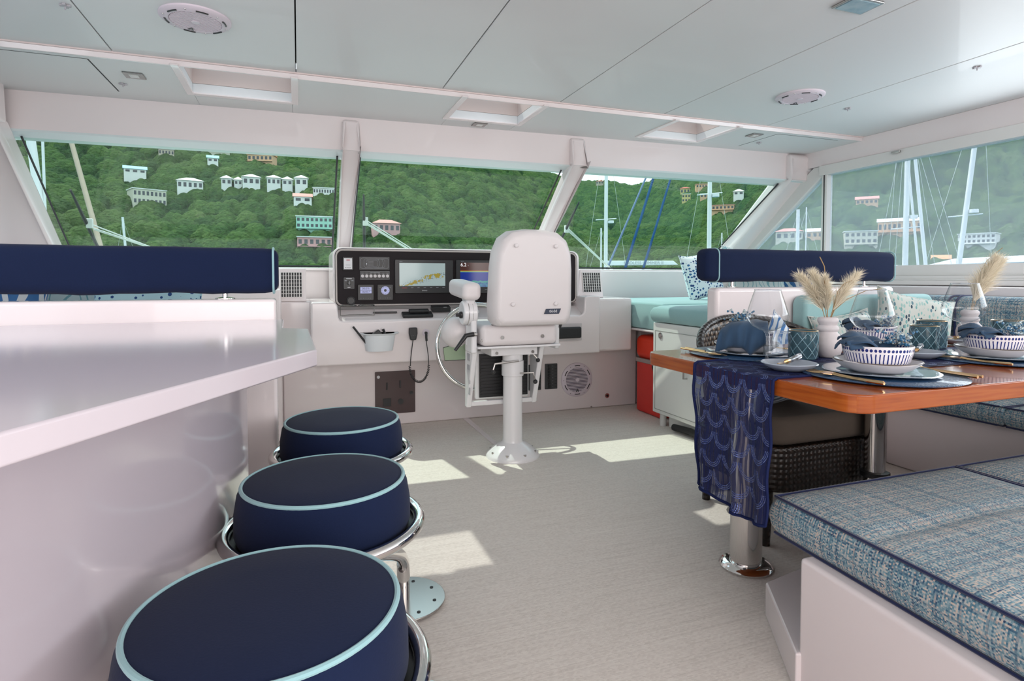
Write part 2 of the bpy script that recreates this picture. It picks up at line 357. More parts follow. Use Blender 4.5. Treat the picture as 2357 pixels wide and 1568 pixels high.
# ---------------------------------------------------------------- mesh builder
class MB:
    def __init__(s): s.bm = bmesh.new()
    def box(s, x0, x1, y0, y1, z0, z1, rot=None, at=None):
        r = bmesh.ops.create_cube(s.bm, size=1)['verts']
        M = Matrix.Translation(((x0 + x1) / 2, (y0 + y1) / 2, (z0 + z1) / 2)) @ Matrix.Diagonal((abs(x1 - x0), abs(y1 - y0), abs(z1 - z0), 1))
        if rot is not None:
            c = Vector(at) if at else Vector(((x0 + x1) / 2, (y0 + y1) / 2, (z0 + z1) / 2))
            M = Matrix.Translation(c) @ rot.to_4x4() @ Matrix.Translation(-c) @ M
        bmesh.ops.transform(s.bm, matrix=M, verts=r); return s
    def cyl(s, p0, p1, r0, r1=None, n=24, caps=True):
        p0, p1 = Vector(p0), Vector(p1); d = p1 - p0
        r = bmesh.ops.create_cone(s.bm, cap_ends=caps, segments=n, radius1=r0, radius2=r0 if r1 is None else r1, depth=d.length)['verts']
        M = Matrix.Translation((p0 + p1) / 2) @ d.to_track_quat('Z', 'Y').to_matrix().to_4x4()
        bmesh.ops.transform(s.bm, matrix=M, verts=r); return s
    def tube(s, pts, r, n=10, closed=False, caps=True):
        pts = [Vector(p) for p in pts]; N = len(pts); rings = []; prev = None
        for i, p in enumerate(pts):
            if closed: t = pts[(i + 1) % N] - pts[i - 1]
            else: t = pts[min(i + 1, N - 1)] - pts[max(i - 1, 0)]
            t.normalize()
            if prev is None:
                a = Vector((0, 0, 1)) if abs(t.z) < .9 else Vector((1, 0, 0)); u = t.cross(a).normalized()
            else: u = (prev - t * prev.dot(t)).normalized()
            prev = u; v = t.cross(u); rr = r[i] if isinstance(r, (list, tuple)) else r
            rings.append([s.bm.verts.new(p + (u * math.cos(2 * PI * k / n) + v * math.sin(2 * PI * k / n)) * rr) for k in range(n)])
        for i in range(N if closed else N - 1):
            A, B = rings[i], rings[(i + 1) % N]
            off = 0
            if closed and i == N - 1:
                off = min(range(n), key=lambda o: (A[0].co - B[o].co).length)
            for k in range(n): s.bm.faces.new((A[k], A[(k + 1) % n], B[(k + 1 + off) % n], B[(k + off) % n]))
        if caps and not closed:
            s.bm.faces.new(rings[0][::-1]); s.bm.faces.new(rings[-1])
        return s
    def torus(s, c, R_, r, n=64, m=12, axis=(0, 0, 1), sx=1, sy=1):
        q = Vector(axis).to_track_quat('Z', 'Y'); c = Vector(c)
        return s.tube([c + q @ Vector((R_ * sx * math.cos(2 * PI * i / n), R_ * sy * math.sin(2 * PI * i / n), 0)) for i in range(n)], r, m, closed=True)
    def lathe(s, prof, c=(0, 0, 0), n=48, wob=0, seed=0):
        c = Vector(c); rg = random.Random(seed); ph = [rg.uniform(0, 6.28) for _ in range(4)]; rings = []
        for (r, z) in prof:
            if r < 1e-6: rings.append([s.bm.verts.new(c + Vector((0, 0, z)))]); continue
            rings.append([s.bm.verts.new(c + Vector((r * k2 * math.cos(t), r * k2 * math.sin(t), z + (wob * .6 * math.sin(3 * t + ph[2]) if z > .002 else 0)))) for t in [2 * PI * i / n for i in range(n)] for k2 in [1 + wob / max(r, .02) * (math.sin(5 * t + ph[0]) * .5 + math.sin(9 * t + ph[1]) * .35)]])
        for a, b in zip(rings, rings[1:]):
            for i in range(n):
                j = (i + 1) % n
                if len(a) == 1 and len(b) == 1: continue
                if len(a) == 1: s.bm.faces.new((a[0], b[i], b[j]))
                elif len(b) == 1: s.bm.faces.new((a[i], b[0], a[j])) if False else s.bm.faces.new((b[0], a[j], a[i]))
                else: s.bm.faces.new((a[i], b[i], b[j], a[j]))
        return s
    def prism(s, poly, z0, z1, M=None):
        """poly (x,y) extruded along z; M maps to world"""
        a = [s.bm.verts.new((x, y, z0)) for x, y in poly]; b = [s.bm.verts.new((x, y, z1)) for x, y in poly]; n = len(poly)
        s.bm.faces.new(a[::-1]); s.bm.faces.new(b)
        for i in range(n): s.bm.faces.new((a[i], a[(i + 1) % n], b[(i + 1) % n], b[i]))
        if M is not None: bmesh.ops.transform(s.bm, matrix=M, verts=a + b)
        return s
    def hexa(s, p):   # 8 corners: 4 then 4 opposite
        v = [s.bm.verts.new(q) for q in p]
        for f in ((0, 1, 2, 3), (7, 6, 5, 4), (0, 4, 5, 1), (1, 5, 6, 2), (2, 6, 7, 3), (3, 7, 4, 0)): s.bm.faces.new([v[i] for i in f])
        return s
    def quad(s, *p): s.bm.faces.new([s.bm.verts.new(q) for q in p]); return s
    def sph(s, c, r, n=12, sc=(1, 1, 1)):
        v = bmesh.ops.create_uvsphere(s.bm, u_segments=n, v_segments=max(6, n // 2), radius=r)['verts']
        bmesh.ops.transform(s.bm, matrix=Matrix.Translation(c) @ Matrix.Diagonal((*sc, 1)), verts=v); return s
    def build(s, name, m, parent=None, bevel=0, seg=3, smooth=True, subsurf=0, solid=0, uvrot=0, ang=40, loc=None):
        bmesh.ops.recalc_face_normals(s.bm, faces=s.bm.faces)
        uvl = s.bm.loops.layers.uv.new('UVMap')
        for f in s.bm.faces:
            n = f.normal; ax = max(range(3), key=lambda i: abs(n[i]))
            for l in f.loops:
                c = l.vert.co
                l[uvl].uv = (c.y, c.z) if ax == 0 else (c.x, c.z) if ax == 1 else (c.x, c.y)
        me = bpy.data.meshes.new(name); s.bm.to_mesh(me); s.bm.free(); me.materials.append(m)
        if smooth:
            me.polygons.foreach_set('use_smooth', [True] * len(me.polygons))
            if not subsurf: me.set_sharp_from_angle(angle=R(ang))
        o = bpy.data.objects.new(name, me); COL.objects.link(o)
        if loc: o.location = loc
        if parent: o.parent = parent
        if bevel:
            b = o.modifiers.new('b', 'BEVEL'); b.width = bevel; b.segments = seg; b.limit_method = 'ANGLE'; b.angle_limit = R(35); b.harden_normals = True
        if solid: d = o.modifiers.new('s', 'SOLIDIFY'); d.thickness = solid; d.offset = 0
        if subsurf: d = o.modifiers.new('u', 'SUBSURF'); d.levels = subsurf; d.render_levels = subsurf
        return o
def tag(o, label=None, cat=None, group=None, kind=None):
    if label: o['label'] = label
    if cat: o['category'] = cat
    if group: o['group'] = group
    if kind: o['kind'] = kind
    return o
def thing(name, label, cat, loc=(0, 0, 0), rz=0, group=None):
    o = bpy.data.objects.new(name, None); COL.objects.link(o); o.location = loc; o.rotation_euler = (0, 0, rz); o.empty_display_size = .05
    return tag(o, label, cat, group)
def struct(o): o['kind'] = 'structure'; return o
def copy_tree(o, parent=None):
    c = o.copy(); COL.objects.link(c); c.parent = parent
    for ch in list(o.children): copy_tree(ch, c)
    return c
def tune(o, label, loc=None, rz=None, group=None):
    o['label'] = label
    if loc is not None: o.location = loc
    if rz is not None: o.rotation_euler = (0, 0, rz)
    if group: o['group'] = group
    return o
def rrect(x0, x1, y0, y1, r, n=6):
    out = []
    for cx, cy, a in ((x1 - r, y1 - r, 0), (x0 + r, y1 - r, 90), (x0 + r, y0 + r, 180), (x1 - r, y0 + r, 270)):
        for i in range(n + 1): t = R(a + 90 * i / n); out.append((cx + r * math.cos(t), cy + r * math.sin(t)))
    return out
def text_mesh(txt, size, m, parent, loc, rot, name='lettering', ext=.0004):
    c = bpy.data.curves.new('t', 'FONT'); c.body = txt; c.size = size; c.extrude = ext; c.align_x = 'CENTER'; c.align_y = 'CENTER'
    o = bpy.data.objects.new('t', c); me = bpy.data.meshes.new_from_object(o); bpy.data.objects.remove(o)
    me.name = name; me.materials.clear(); me.materials.append(m)
    n = bpy.data.objects.new(name, me); COL.objects.link(n); n.parent = parent; n.location = loc; n.rotation_euler = rot
    return n
MXZ = Matrix(((1, 0, 0, 0), (0, 0, -1, 0), (0, 1, 0, 0), (0, 0, 0, 1)))   # (x, y, z) -> (x, -z, y): front drawing plane onto X/Z, z towards the cabin

# ================================================================= SETTING
XL, XR = -1.70, 3.80
struct(MB().box(XL - .1, XR + .1, -2.6, 4.62, -.06, 0).build('floor', floorm, smooth=False))
# moulded join lines in the floor
struct(MB().hexa([(1.085, 3.98, .0), (1.125, 3.98, .0), (1.115, 3.15, .0), (1.085, 3.15, .0), (1.085, 3.98, .004), (1.125, 3.98, .004), (1.115, 3.15, .004), (1.085, 3.15, .004)]).build('trim_1', gel))
# ceiling: aft part built of panels with open joints between them
cx = [XL - .1, -.76, 0.0, .727, 1.41, 2.106, 2.90, XR + .06]
cm = MB()
for a, b in zip(cx, cx[1:]): cm.box(a + .0025, b - .0025, -2.6, 3.075, 2.0, 2.05)
struct(cm.build('ceiling', gelm, bevel=.003, seg=2))
struct(MB().box(XL - .1, XR + .1, -2.6, 3.08, 2.05, 2.07).build('ceiling_backing', dark_gap))
# forward ceiling, lower, around three hatch openings
ZF = 1.975
HX = [(-.51, -.02), (.865, 1.315), (2.22, 2.68)]; HY = (3.085, 3.49)
fm = MB()
def jointY(x): return 3.71 - .034 * x
xs = [XL - .1] + [v for h in HX for v in h] + [XR + .1]
for i in range(0, len(xs), 2): fm.box(xs[i], xs[i + 1], 3.083, 3.85, ZF, ZF + .05)
for a, b in HX: fm.box(a, b, HY[1], 3.85, ZF, ZF + .05)
struct(fm.build('ceiling_forward', gelm, bevel=.002, seg=1))
struct(MB().hexa([(XL - .1, 3.065, 2.0), (XR + .1, 3.065, 2.0), (XR + .1, 3.074, ZF - .002), (XL - .1, 3.074, ZF - .002), (XL - .1, 3.083, 2.0), (XR + .1, 3.083, 2.0), (XR + .1, 3.083, ZF - .002), (XL - .1, 3.083, ZF - .002)]).build('trim_2', gel, bevel=.002))
struct(MB().box(XL, XR, 3.058, 3.068, 1.994, 2.002).build('trim_3', mat('pink_edge', (.75, .62, .60), .4)))
# thin joint lines of service panels
sj = MB(); sj.box(-.873, -.867, 3.12, 3.60, ZF - .001, ZF + .002); sj.box(-1.6, -.87, 3.117, 3.12, ZF - .001, ZF + .002)
sj.box(3.06, 3.063, 3.12, 3.50, ZF - .001, ZF + .002); sj.box(3.06, 3.60, 3.12, 3.123, ZF - .001, ZF + .002)
struct(sj.build('trim_4', dark_gap))
# hatches: recess walls and tinted acrylic lens
for i, (a, b) in enumerate(HX):
    m = MB()
    Z5 = ZF + .0505; m.box(a - .02, a, HY[0] - .0, HY[1] + .02, Z5, 2.16); m.box(b, b + .02, HY[0], HY[1] + .02, Z5, 2.16)
    m.box(a - .02, b + .02, HY[1], HY[1] + .02, Z5, 2.16); m.box(a - .02, b + .02, HY[0] - .02, HY[0], Z5, 2.16)
    h = struct(m.build('window_%d' % (i + 6), gelh))
    f = MB().box(a - .03, a + .004, HY[0] - .03, HY[1] + .03, ZF - .006, ZF + .003); f.box(b - .004, b + .03, HY[0] - .03, HY[1] + .03, ZF - .006, ZF + .003)
    f.box(a, b, HY[1] - .004, HY[1] + .03, ZF - .006, ZF + .003)
    f.build('hatch_frame', gel, h, bevel=.003)
    MB().box(a - .02, b + .02, HY[0] - .02, HY[1] + .02, 2.162, 2.172).build('hatch_lens', hatch_glass, h)
    if i != 1:
        d = MB()
        for t in ((.28, .58), (.68, .95)) if i == 0 else ((.0, .28),):
            d.box(a + (b - a) * t[0], a + (b - a) * t[1], HY[0] + .005, HY[0] + .03, 2.005, 2.03)
        d.build('hatch_latch', blk, h, bevel=.004)

# forward wall above the windows: header, glass, mullions, pillars
YT, ZT, YB, ZB = .07, 1.744, .93, 1.015          # glass top is .07 ahead of the joint, bottom .93 ahead
ZH = 1.770
def hy(x): return jointY(x)
hd = MB().hexa([(XL, hy(XL), ZF + .02), (XR, hy(XR), ZF + .02), (XR, hy(XR) + .0, ZH), (XL, hy(XL), ZH), (XL, hy(XL) + .12, ZF + .02), (XR, hy(XR) + .12, ZF + .02), (XR, hy(XR) + .12, ZH), (XL, hy(XL) + .12, ZH)])
struct(hd.build('wall_front', gel, bevel=.006))
def wt(x): return (x, hy(x) + YT, ZT + (.03 if x > 1.8 else 0))
def wb(x): return (x, 4.37 + .03, ZB + .08)
# ledge strips under the header
lg = MB().hexa([(XL, hy(XL) - .002, ZH + .006), (XR, hy(XR) - .002, ZH + .006), (XR, hy(XR) + .005, ZH - .004), (XL, hy(XL) + .005, ZH - .004),
                (XL, hy(XL) + .13, ZH), (XR, hy(XR) + .13, ZH), (XR, hy(XR) + .13, ZH - .028), (XL, hy(XL) + .13, ZH - .028)])
struct(lg.build('trim_5', mat('ledge_blue_white', (.66, .72, .73), .35)))
WINS = [(-1.37, .233), (.369, 1.724), (1.886, 3.59)]
gx = [(-1.41, .25), (.35, 1.74), (1.87, 3.62)]
for i, (a, b) in enumerate(WINS):
    ga, gb = gx[i]
    g = MB(); P0, P1, P2, P3 = (ga, hy(ga) + YT, ZT + .02), (gb, hy(gb) + YT, ZT + .03), (gb, 4.65, 1.055), (ga, 4.65, 1.055)
    n = Vector((0, .63, .78)) * .006
    g.hexa([P0, P1, P2, P3] + [tuple(Vector(p) + n) for p in (P0, P1, P2, P3)])
    # a single pane with real thickness would double reflections: keep its inner face
    g.bm.free(); g = MB(); g.quad(P0, P1, P2, P3)
    wdw = struct(g.build('window_%d' % (i + 1), win_glass, smooth=False))
    fr = MB()
    for x in (a, b):
        fr.tube([(x, hy(x) + YT - .004, ZT + .005), (x, 4.62, 1.075)], .006, 6)
    fr.tube([(a, 4.605, 1.088), (b, 4.605, 1.088)], .008, 6)
    fr.build('gasket', blk, wdw)
def mull(x0, x1, d, name, flare=0):
    m = MB(); y0 = hy((x0 + x1) / 2)
    prof = [(y0 - .02, 1.96), (y0 - .035, ZH), (4.53, 1.02)]
    for (ya, za), (yb, zb) in zip(prof, prof[1:]):
        m.hexa([(x0, ya, za), (x1, ya, za), (x1, yb, zb), (x0, yb, zb), (x0, ya + d, za + (.03 if za < 1.9 else 0)), (x1, ya + d, za + (.03 if za < 1.9 else 0)), (x1, yb + d, zb), (x0, yb + d, zb)])
    bmesh.ops.remove_doubles(m.bm, verts=m.bm.verts, dist=.0005)
    return struct(m.build(name, gel, bevel=.022, seg=4))
mull(.257, .361, .10, 'pillar_1'); mull(1.755, 1.87, .10, 'pillar_2')
def cpillar(x0, x1, name):
    m = MB(); prof = [(3.54, 1.96), (3.56, ZH), (4.45, 1.05)]
    for (ya, za), (yb, zb) in zip(prof, prof[1:]):
        m.hexa([(x0, ya, za), (x1, ya, za), (x1, yb, zb), (x0, yb, zb), (x0, ya + .16, za + .05), (x1, ya + .16, za + .05), (x1, yb + .16, zb), (x0, yb + .16, zb)])
    bmesh.ops.remove_doubles(m.bm, verts=m.bm.verts, dist=.0005)
    return struct(m.build(name, gel, bevel=.03, seg=4))
cpillar(3.60, 3.86, 'pillar_3'); cpillar(-1.78, -1.385, 'pillar_4')
# below the windows: forward dash wall and its top ledge
struct(MB().box(XL, XR, 4.52, 4.62, .0, 1.07).build('wall_front_lower', gel, bevel=.01))
struct(MB().box(XL, XR, 4.42, 4.62, 1.05, 1.075).build('trim_6', gel, bevel=.01))

# right-hand (starboard) wall with the long window
wr = MB(); wr.box(XR, XR + .10, -2.6, 4.65, 0, .96); wr.box(3.50, XR + .02, -2.6, 3.9, .90, .95)
struct(wr.build('wall_right', gel, bevel=.008))
struct(MB().hexa([(XR - .03, -2.6, 2.0), (XR - .03, 3.6, 2.0), (XR - .01, 3.6, 1.86), (XR - .01, -2.6, 1.86), (XR + .12, -2.6, 2.0), (XR + .12, 3.6, 2.0), (XR + .12, 3.6, 1.86), (XR + .12, -2.6, 1.86)]).build('wall_right_upper', gel, bevel=.004))
fr = MB()
fr.box(XR - .03, XR + .05, -2.6, 3.43, 1.785, 1.858)      # head rail
fr.box(XR - .025, XR - .015, -2.6, 3.40, 1.81, 1.816)
fr.box(XR - .05, XR + .06, -2.6, 4.5, .955, .985); fr.box(XR - .02, XR + .06, -2.6, 4.5, .985, 1.015); fr.box(XR + .01, XR + .06, -2.6, 4.5, 1.015, 1.085)
fr.box(XR - .035, XR - .02, -2.6, 4.5, .985, .995)
sw = struct(fr.build('window_4', frame_w, bevel=.004))
MB().box(XR - .02, XR + .04, 3.365, 3.415, 1.07, 1.86).build('window_post', frame_w, sw, bevel=.006)
MB().box(XR - .024, XR - .018, 3.385, 3.392, 1.07, 1.85).build('post_groove', blk, sw)
MB().quad((XR + .02, -2.6, 1.08), (XR + .02, 3.38, 1.08), (XR + .02, 3.38, 1.79), (XR + .02, -2.6, 1.79)).build('pane', side_glass, sw, smooth=False)
MB().box(XR - .045, XR - .028, 2.78, 2.84, 1.835, 1.850).build('window_latch', steel, sw, bevel=.003)
q = struct(MB().hexa([(XR - .01, 3.31, 1.86), (XR - .01, 3.50, 1.86), (XR - .01, 4.68, 1.07), (XR - .01, 4.375, 1.07), (XR + .05, 3.31, 1.86), (XR + .05, 3.50, 1.86), (XR + .05, 4.68, 1.07), (XR + .05, 4.375, 1.07)]).build('window_5', frame_w, bevel=.01))
MB().quad((XR + .02, 3.40, 1.08), (XR + .02, 4.55, 1.08), (XR + .02, 3.50, 1.84), (XR + .02, 3.40, 1.84)).build('pane', side_glass, q, smooth=False)
# left wall
wl = MB(); wl.box(XL - .1, XL, -2.6, 4.65, 0, 1.05); wl.box(XL - .1, XL, -2.6, 3.9, 1.80, 2.0); wl.box(XL - .1, XL, 2.9, 3.9, 1.0, 1.9); wl.box(XL - .1, XL, -2.6, -1.6, 1.0, 1.9)
struct(wl.build('wall_left', gel))
struct(MB().quad((XL - .05, -1.6, 1.05), (XL - .05, 2.9, 1.05), (XL - .05, 2.9, 1.8), (XL - .05, -1.6, 1.8)).build('window_9', side_glass, smooth=False))
# aft bulkhead stubs each side of the open cockpit doorway
ab = MB(); ab.box(XL, -.9, -2.6, -2.52, 0, 2.0); ab.box(3.2, XR, -2.6, -2.52, 0, 2.0); ab.box(-.9, 3.2, -2.6, -2.52, 1.9, 2.0)
struct(ab.build('wall_back', gel))
# foredeck outside the windshield
struct(MB().box(XL - .4, XR + .4, 4.55, 9.5, .28, .40).build('foredeck', boatm))

# ================================================================= HELM CONSOLE
con = thing('helm_console', 'long white moulded helm console with rounded wings below the middle windshield', 'console', (1.0, 4.1, 0))
def L(mb): return mb
def cb(name, m, *boxes, bevel=.02, seg=4):
    q = MB()
    for b in boxes: q.box(b[0] - 1.0, b[1] - 1.0, b[2] - 4.1, b[3] - 4.1, b[4], b[5])
    return q.build(name, m, con, bevel=bevel, seg=seg)
cb('lower_wall', gel, (-.10, 2.50, 3.97, 4.5, .0, .60), bevel=.012)
q = MB(); op = [(.067, .463), (.067, .853), (.200, .853), (.212, .848), (.222, .83), (.226, .76), (.235, .742), (.255, .735), (1.86, .735), (1.885, .742), (1.90, .76), (1.902, .85), (1.912, .868), (1.93, .872), (2.03, .872), (2.03, .463)]
q.prism(op, -4.5, -3.70, MXZ)
for v in q.bm.verts: v.co -= Vector((1.0, 4.1, 0))
q.build('console_body', gel, con, bevel=.016, seg=4)
cb('right_wing', gel, (1.96, 2.33, 3.76, 4.5, .462, .852), bevel=.02)
cb('left_recess', gel, (-.14, .075, 3.90, 4.5, .50, .853), bevel=.012)
# shelf under the instrument pod
q = MB(); q.hexa([(.20, 3.705, .735), (1.92, 3.705, .735), (1.92, 3.86, .80), (.20, 3.86, .80), (.20, 3.705, .60), (1.92, 3.705, .60), (1.92, 4.4, .60), (.20, 4.4, .60)])
for v in q.bm.verts: v.co -= Vector((1.0, 4.1, 0))
q.build('instrument_shelf', gel, con, bevel=.012)
# pod with the black instrument panel
pod = rrect(.203, 1.93, .815, 1.196, .055, 8)
q = MB(); q.prism(pod, -4.35, -3.84, MXZ)
for v in q.bm.verts: v.co -= Vector((1.0, 4.1, 0))
q.build('instrument_pod', gel, con, bevel=.014)
q = MB(); n = len(rrect(0, 1, 0, 1, .04, 8)); pr = rrect(.224, 1.90, .826, 1.178, .04, 8)
q.tube([(x - 1, -.262, z) for x, z in pr], .0065, 8, closed=True); q.build('panel_trim', mat('trim_bead', (.50, .45, .43), .4), con)
q = MB(); q.tube([(x - 1, -.2625, z) for x, z in rrect(.217, 1.907, .819, 1.185, .045, 8)], .0022, 6, closed=True); q.build('panel_gasket', dark_gap, con)
q = MB(); q.prism(rrect(.228, 1.896, .830, 1.174, .036, 8), -3.86, -3.835, MXZ)
for v in q.bm.verts: v.co -= Vector((1.0, 4.1, 0))
q.build('instrument_panel', blkg, con, bevel=.002)
YF = 3.835   # face of the black panel
def inst(name, label, cat, x0, x1, z0, z1, d=.012, m=blk, r=.004):
    t = thing(name, label, cat, ((x0 + x1) / 2, YF, (z0 + z1) / 2))
    w_, h_ = (x1 - x0) / 2, (z1 - z0) / 2
    q = MB(); q.prism(rrect(-w_, w_, -h_, h_, r, 4), 0, d, MXZ); q.build('housing', m, t, bevel=.001, seg=2)
    return t
def face(t, name, m, x0, x1, z0, z1, y=-.0125, th=.001, r=.001):
    q = MB(); q.prism(rrect(x0, x1, z0, z1, r, 2), -y - th, -y, MXZ); return q.build(name, m, t)
RX = (R(90), 0, 0)
wht = mat('panel_print', (.62, .62, .64), .5); ltgrey = mat('panel_grey', (.30, .31, .33), .5)
t = inst('switch_card', 'small white display card at top left of the black instrument panel', 'display', .264, .326, 1.050, 1.132)
face(t, 'card', mat('white_card', (.68, .68, .70), .4), -.025, .025, -.035, .034)
for i in range(3): face(t, 'mark', blk, -.018 + .013 * i, -.010 + .013 * i, -.027, -.024, y=-.0142)
face(t, 'mark', mat('red_print', (.45, .05, .08), .5), -.010, .012, .020, .025, y=-.0142); face(t, 'mark', ltgrey, -.014, .015, -.010, -.008, y=-.0142)
# boat diagram
t = inst('boat_diagram_display', 'black plate with an outlined boat plan view above the round switches', 'display', .364, .556, 1.052, 1.136, d=.006)
lw = .0009
def wirep(t, pts, r=lw, m=ltgrey, y=-.0072, name='outline', closed=True):
    q = MB(); q.tube([(x, y, z) for x, z in pts], r, 5, closed=closed); q.build(name, m, t)
wirep(t, rrect(-.088, .088, -.034, .034, .014, 4)); wirep(t, rrect(-.066, .066, -.026, .026, .010, 4))
wirep(t, rrect(-.050, .018, -.020, .020, .006, 3)); wirep(t, [(.022, -.026), (.030, -.012), (.030, .012), (.022, .026)], closed=False)
wirep(t, [(.048, -.026), (.056, 0), (.048, .026)], closed=False)
q = MB()
for zz in (-.012, -.004, .004, .012): q.box(-.044, -.006, -.0074, -.0066, zz - .0006, zz + .0006)
q.build('outline', ltgrey, t); q = MB().sph((-.050, -.0075, -.004), .0028, 10); q.build('lit_spot', mat('white_spot', (.8, .8, .8), .3, emit=(.8, .9, 1), es=.6), t)
# row of seven round switches
t = inst('switch_row', 'black plate holding seven round white switches in a row', 'switch panel', .369, .557, .987, 1.046, d=.005)
wirep(t, rrect(-.092, .092, -.027, .027, .003, 3), .0005, y=-.0055)
knobm = noisy(mat('white_switch', (.60, .57, .58), .35), (.40, .36, .36), 200, .6)
for i in range(7):
    q = MB().cyl((-.079 + .0262 * i, -.005, -.004), (-.079 + .0262 * i, -.013, -.004), .0112, .0098, 24); q.build('round_switch', knobm, t)
for i in range(7): face(t, 'mark', ltgrey, -.086 + .0262 * i, -.072 + .0262 * i, .0135, .0155, y=-.0055)
face(t, 'mark', ltgrey, -.03, .03, .0185, .0205, y=-.0055)
t = inst('rotary_switch', 'square black rotary switch at the left side of the instrument panel', 'switch', .268, .334, .930, 1.004, d=.005)
wirep(t, rrect(-.031, .031, -.035, .035, .003, 3), .0005, y=-.0055)
MB().cyl((0, -.005, .002), (0, -.02, .002), .013, .011, 24).build('knob', blk, t); MB().box(-.002, .002, -.024, -.018, -.009, .013).build('knob_grip', ltgrey, t)
face(t, 'mark', wht, -.018, .018, .027, .0305, y=-.0055); face(t, 'mark', wht, -.010, .008, -.029, -.025, y=-.0055); face(t, 'mark', ltgrey, -.027, -.014, .014, .018, y=-.0055); face(t, 'mark', ltgrey, .014, .027, .014, .018, y=-.0055)
t = thing('horn_button', 'round black flush button at the lower left of the instrument panel', 'button', (.312, YF, .855))
MB().torus((0, -.003, 0), .024, .004, axis=(0, 1, 0)).build('ring', blk, t); MB().cyl((0, 0, 0), (0, -.006, 0), .020, n=24).build('cap', blk, t)
def scrmat(name, fn, es=.55):
    m = mat(name, (.02, .02, .02), .15); k = NT(m); c = fn(k); k.l(c, k.b.inputs['Emission Color']); k.b.inputs['Emission Strength'].default_value = es
    k.b.inputs['Base Color'].default_value = (.01, .01, .01, 1); return m
# two square gauges
def gscreen(k):
    v = k.obj(); br = k.n('TexBrick'); k.l(v, br.inputs['Vector'])
    return k.ramp(k.noise(v, 160, 1), [(.45, (.36, .38, .62)), (.52, (.10, .10, .22))])
gl_m = mat('lcd_lilac', (.28, .30, .50), .3, emit=(.32, .34, .58), es=.35)
for gi, (x0, lab) in enumerate(((.354, 'square marine gauge with lilac digits, left of the round dial gauge'), (.477, 'square marine gauge with a round lilac dial, right of the digit gauge'))):
    t = inst('marine_gauge', lab, 'gauge', x0, x0 + .098, .858, .957, d=.014, r=.006); tag(t, group=None)
    if gi == 0:
        face(t, 'screen', gl_m, -.034, .036, -.006, .034, y=-.0145)
        face(t, 'screen_line', blk, -.034, .036, .013, .0145, y=-.0155)
        dm = mat('lcd_digit', (.06, .06, .13), .4)
        for txt, z in (('00:01h', .024), ('0640.7', .0035)):
            text_mesh(txt, .0175, dm, t, (.001, -.0157, z), RX, 'digits')
    else:
        q = MB(); q.cyl((0, -.0135, .012), (0, -.0155, .012), .027, n=40); q.build('dial', gl_m, t)
        q = MB(); q.cyl((0, -.0150, .012), (0, -.0165, .012), .0085, n=24); q.build('dial_center', blk, t)
        q = MB()
        for i in range(12): a = i * PI / 6; q.box(-.001, .001, -.0164, -.0156, .019, .024, Matrix.Rotation(a, 3, 'Y'), (0, -.016, 0))
        for v in q.bm.verts: v.co.z += .012
        q.build('dial_marks', blk, t)
        for sx in (-1, 1): text_mesh('NE' if sx > 0 else 'NW', .007, ltgrey, t, (sx * .031, -.0155, .032), RX, 'digits')
    for i in range(5): face(t, 'key', ltgrey, -.032 + i * .015, -.028 + i * .015, -.038, -.036, y=-.0145)
# chart plotter and fish finder
def chart(k):
    v = k.obj(); sp = k.n('SeparateXYZ'); k.l(v, sp.inputs[0]); X, Z = sp.outputs[0], sp.outputs[2]
    n = k.noise(v, 34, 5); d = k.math('ABSOLUTE', k.math('SUBTRACT', k.math('SUBTRACT', Z, k.math('MULTIPLY', X, .30)), -.020))
    land = k.math('MULTIPLY', k.math('GREATER_THAN', k.math('SUBTRACT', n, k.math('MULTIPLY', d, 7)), .47), 1.0)
    fine = k.noise(v, 330, 3); c = k.mix(k.math('GREATER_THAN', fine, .62), (.46, .58, .58), (.10, .16, .20))
    near = k.math('GREATER_THAN', k.math('SUBTRACT', .56, k.math('MULTIPLY', d, 9)), fine)
    c = k.mix(k.math('MULTIPLY', near, k.math('GREATER_THAN', k.noise(v, 120, 3), .53)), (.46, .58, .58), (.10, .15, .17))
    c2 = k.mix(land, c, (.42, .33, .04))
    bar = k.math('MULTIPLY', k.math('LESS_THAN', Z, -.062), k.math('GREATER_THAN', X, .07))
    return k.mix(bar, c2, (.04, .07, .08))
def sonar(k):
    v = k.obj(); sp = k.n('SeparateXYZ'); k.l(v, sp.inputs[0]); Z = sp.outputs[2]
    n = k.math('MULTIPLY', k.noise(k.obj((1, 1, 1)), 60, 4), .028)
    z2 = k.math('ADD', Z, n); f = k.math('ADD', k.math('MULTIPLY', Z, 5), .5)
    c = k.ramp(f, [(0, (.0, .10, .30)), (.28, (.0, .03, .28)), (.64, (.0, .02, .30)), (.665, (.1, .45, .45)), (.68, (.45, .50, .02)), (.70, (.50, .12, .0)), (.72, (.06, .01, .005))])
    band = k.math('MULTIPLY', k.math('GREATER_THAN', z2, -.026), k.math('LESS_THAN', z2, -.014))
    low = k.math('LESS_THAN', z2, -.024)
    c = k.mix(low, c, k.ramp(k.noise(v, 90, 3), [(.35, (0, .06, .28)), (.6, (0, .22, .35))]))
    return k.mix(k.math('MULTIPLY', band, .9), c, (.03, .36, .28))
t = inst('chart_plotter', 'black chart plotter whose screen shows a pale nautical chart with yellow islands', 'chart plotter', .589, .975, .900, 1.119, d=.016, r=.006)
face(t, 'screen', scrmat('chart_screen', chart, .55), -.165, .140, -.062, .088, y=-.0165)
face(t, 'key', mat('red_key', (.35, .02, .04), .4), -.150, -.115, -.076, -.073, y=-.0165)
for i in range(6): face(t, 'key', ltgrey, -.09 + i * .042, -.074 + i * .042, -.075, -.073, y=-.0165)
text_mesh('SIMRAD', .006, ltgrey, t, (-.155, -.0172, .097), RX); text_mesh('SIMRAD', .010, wht, t, (0, -.0172, -.093), RX)
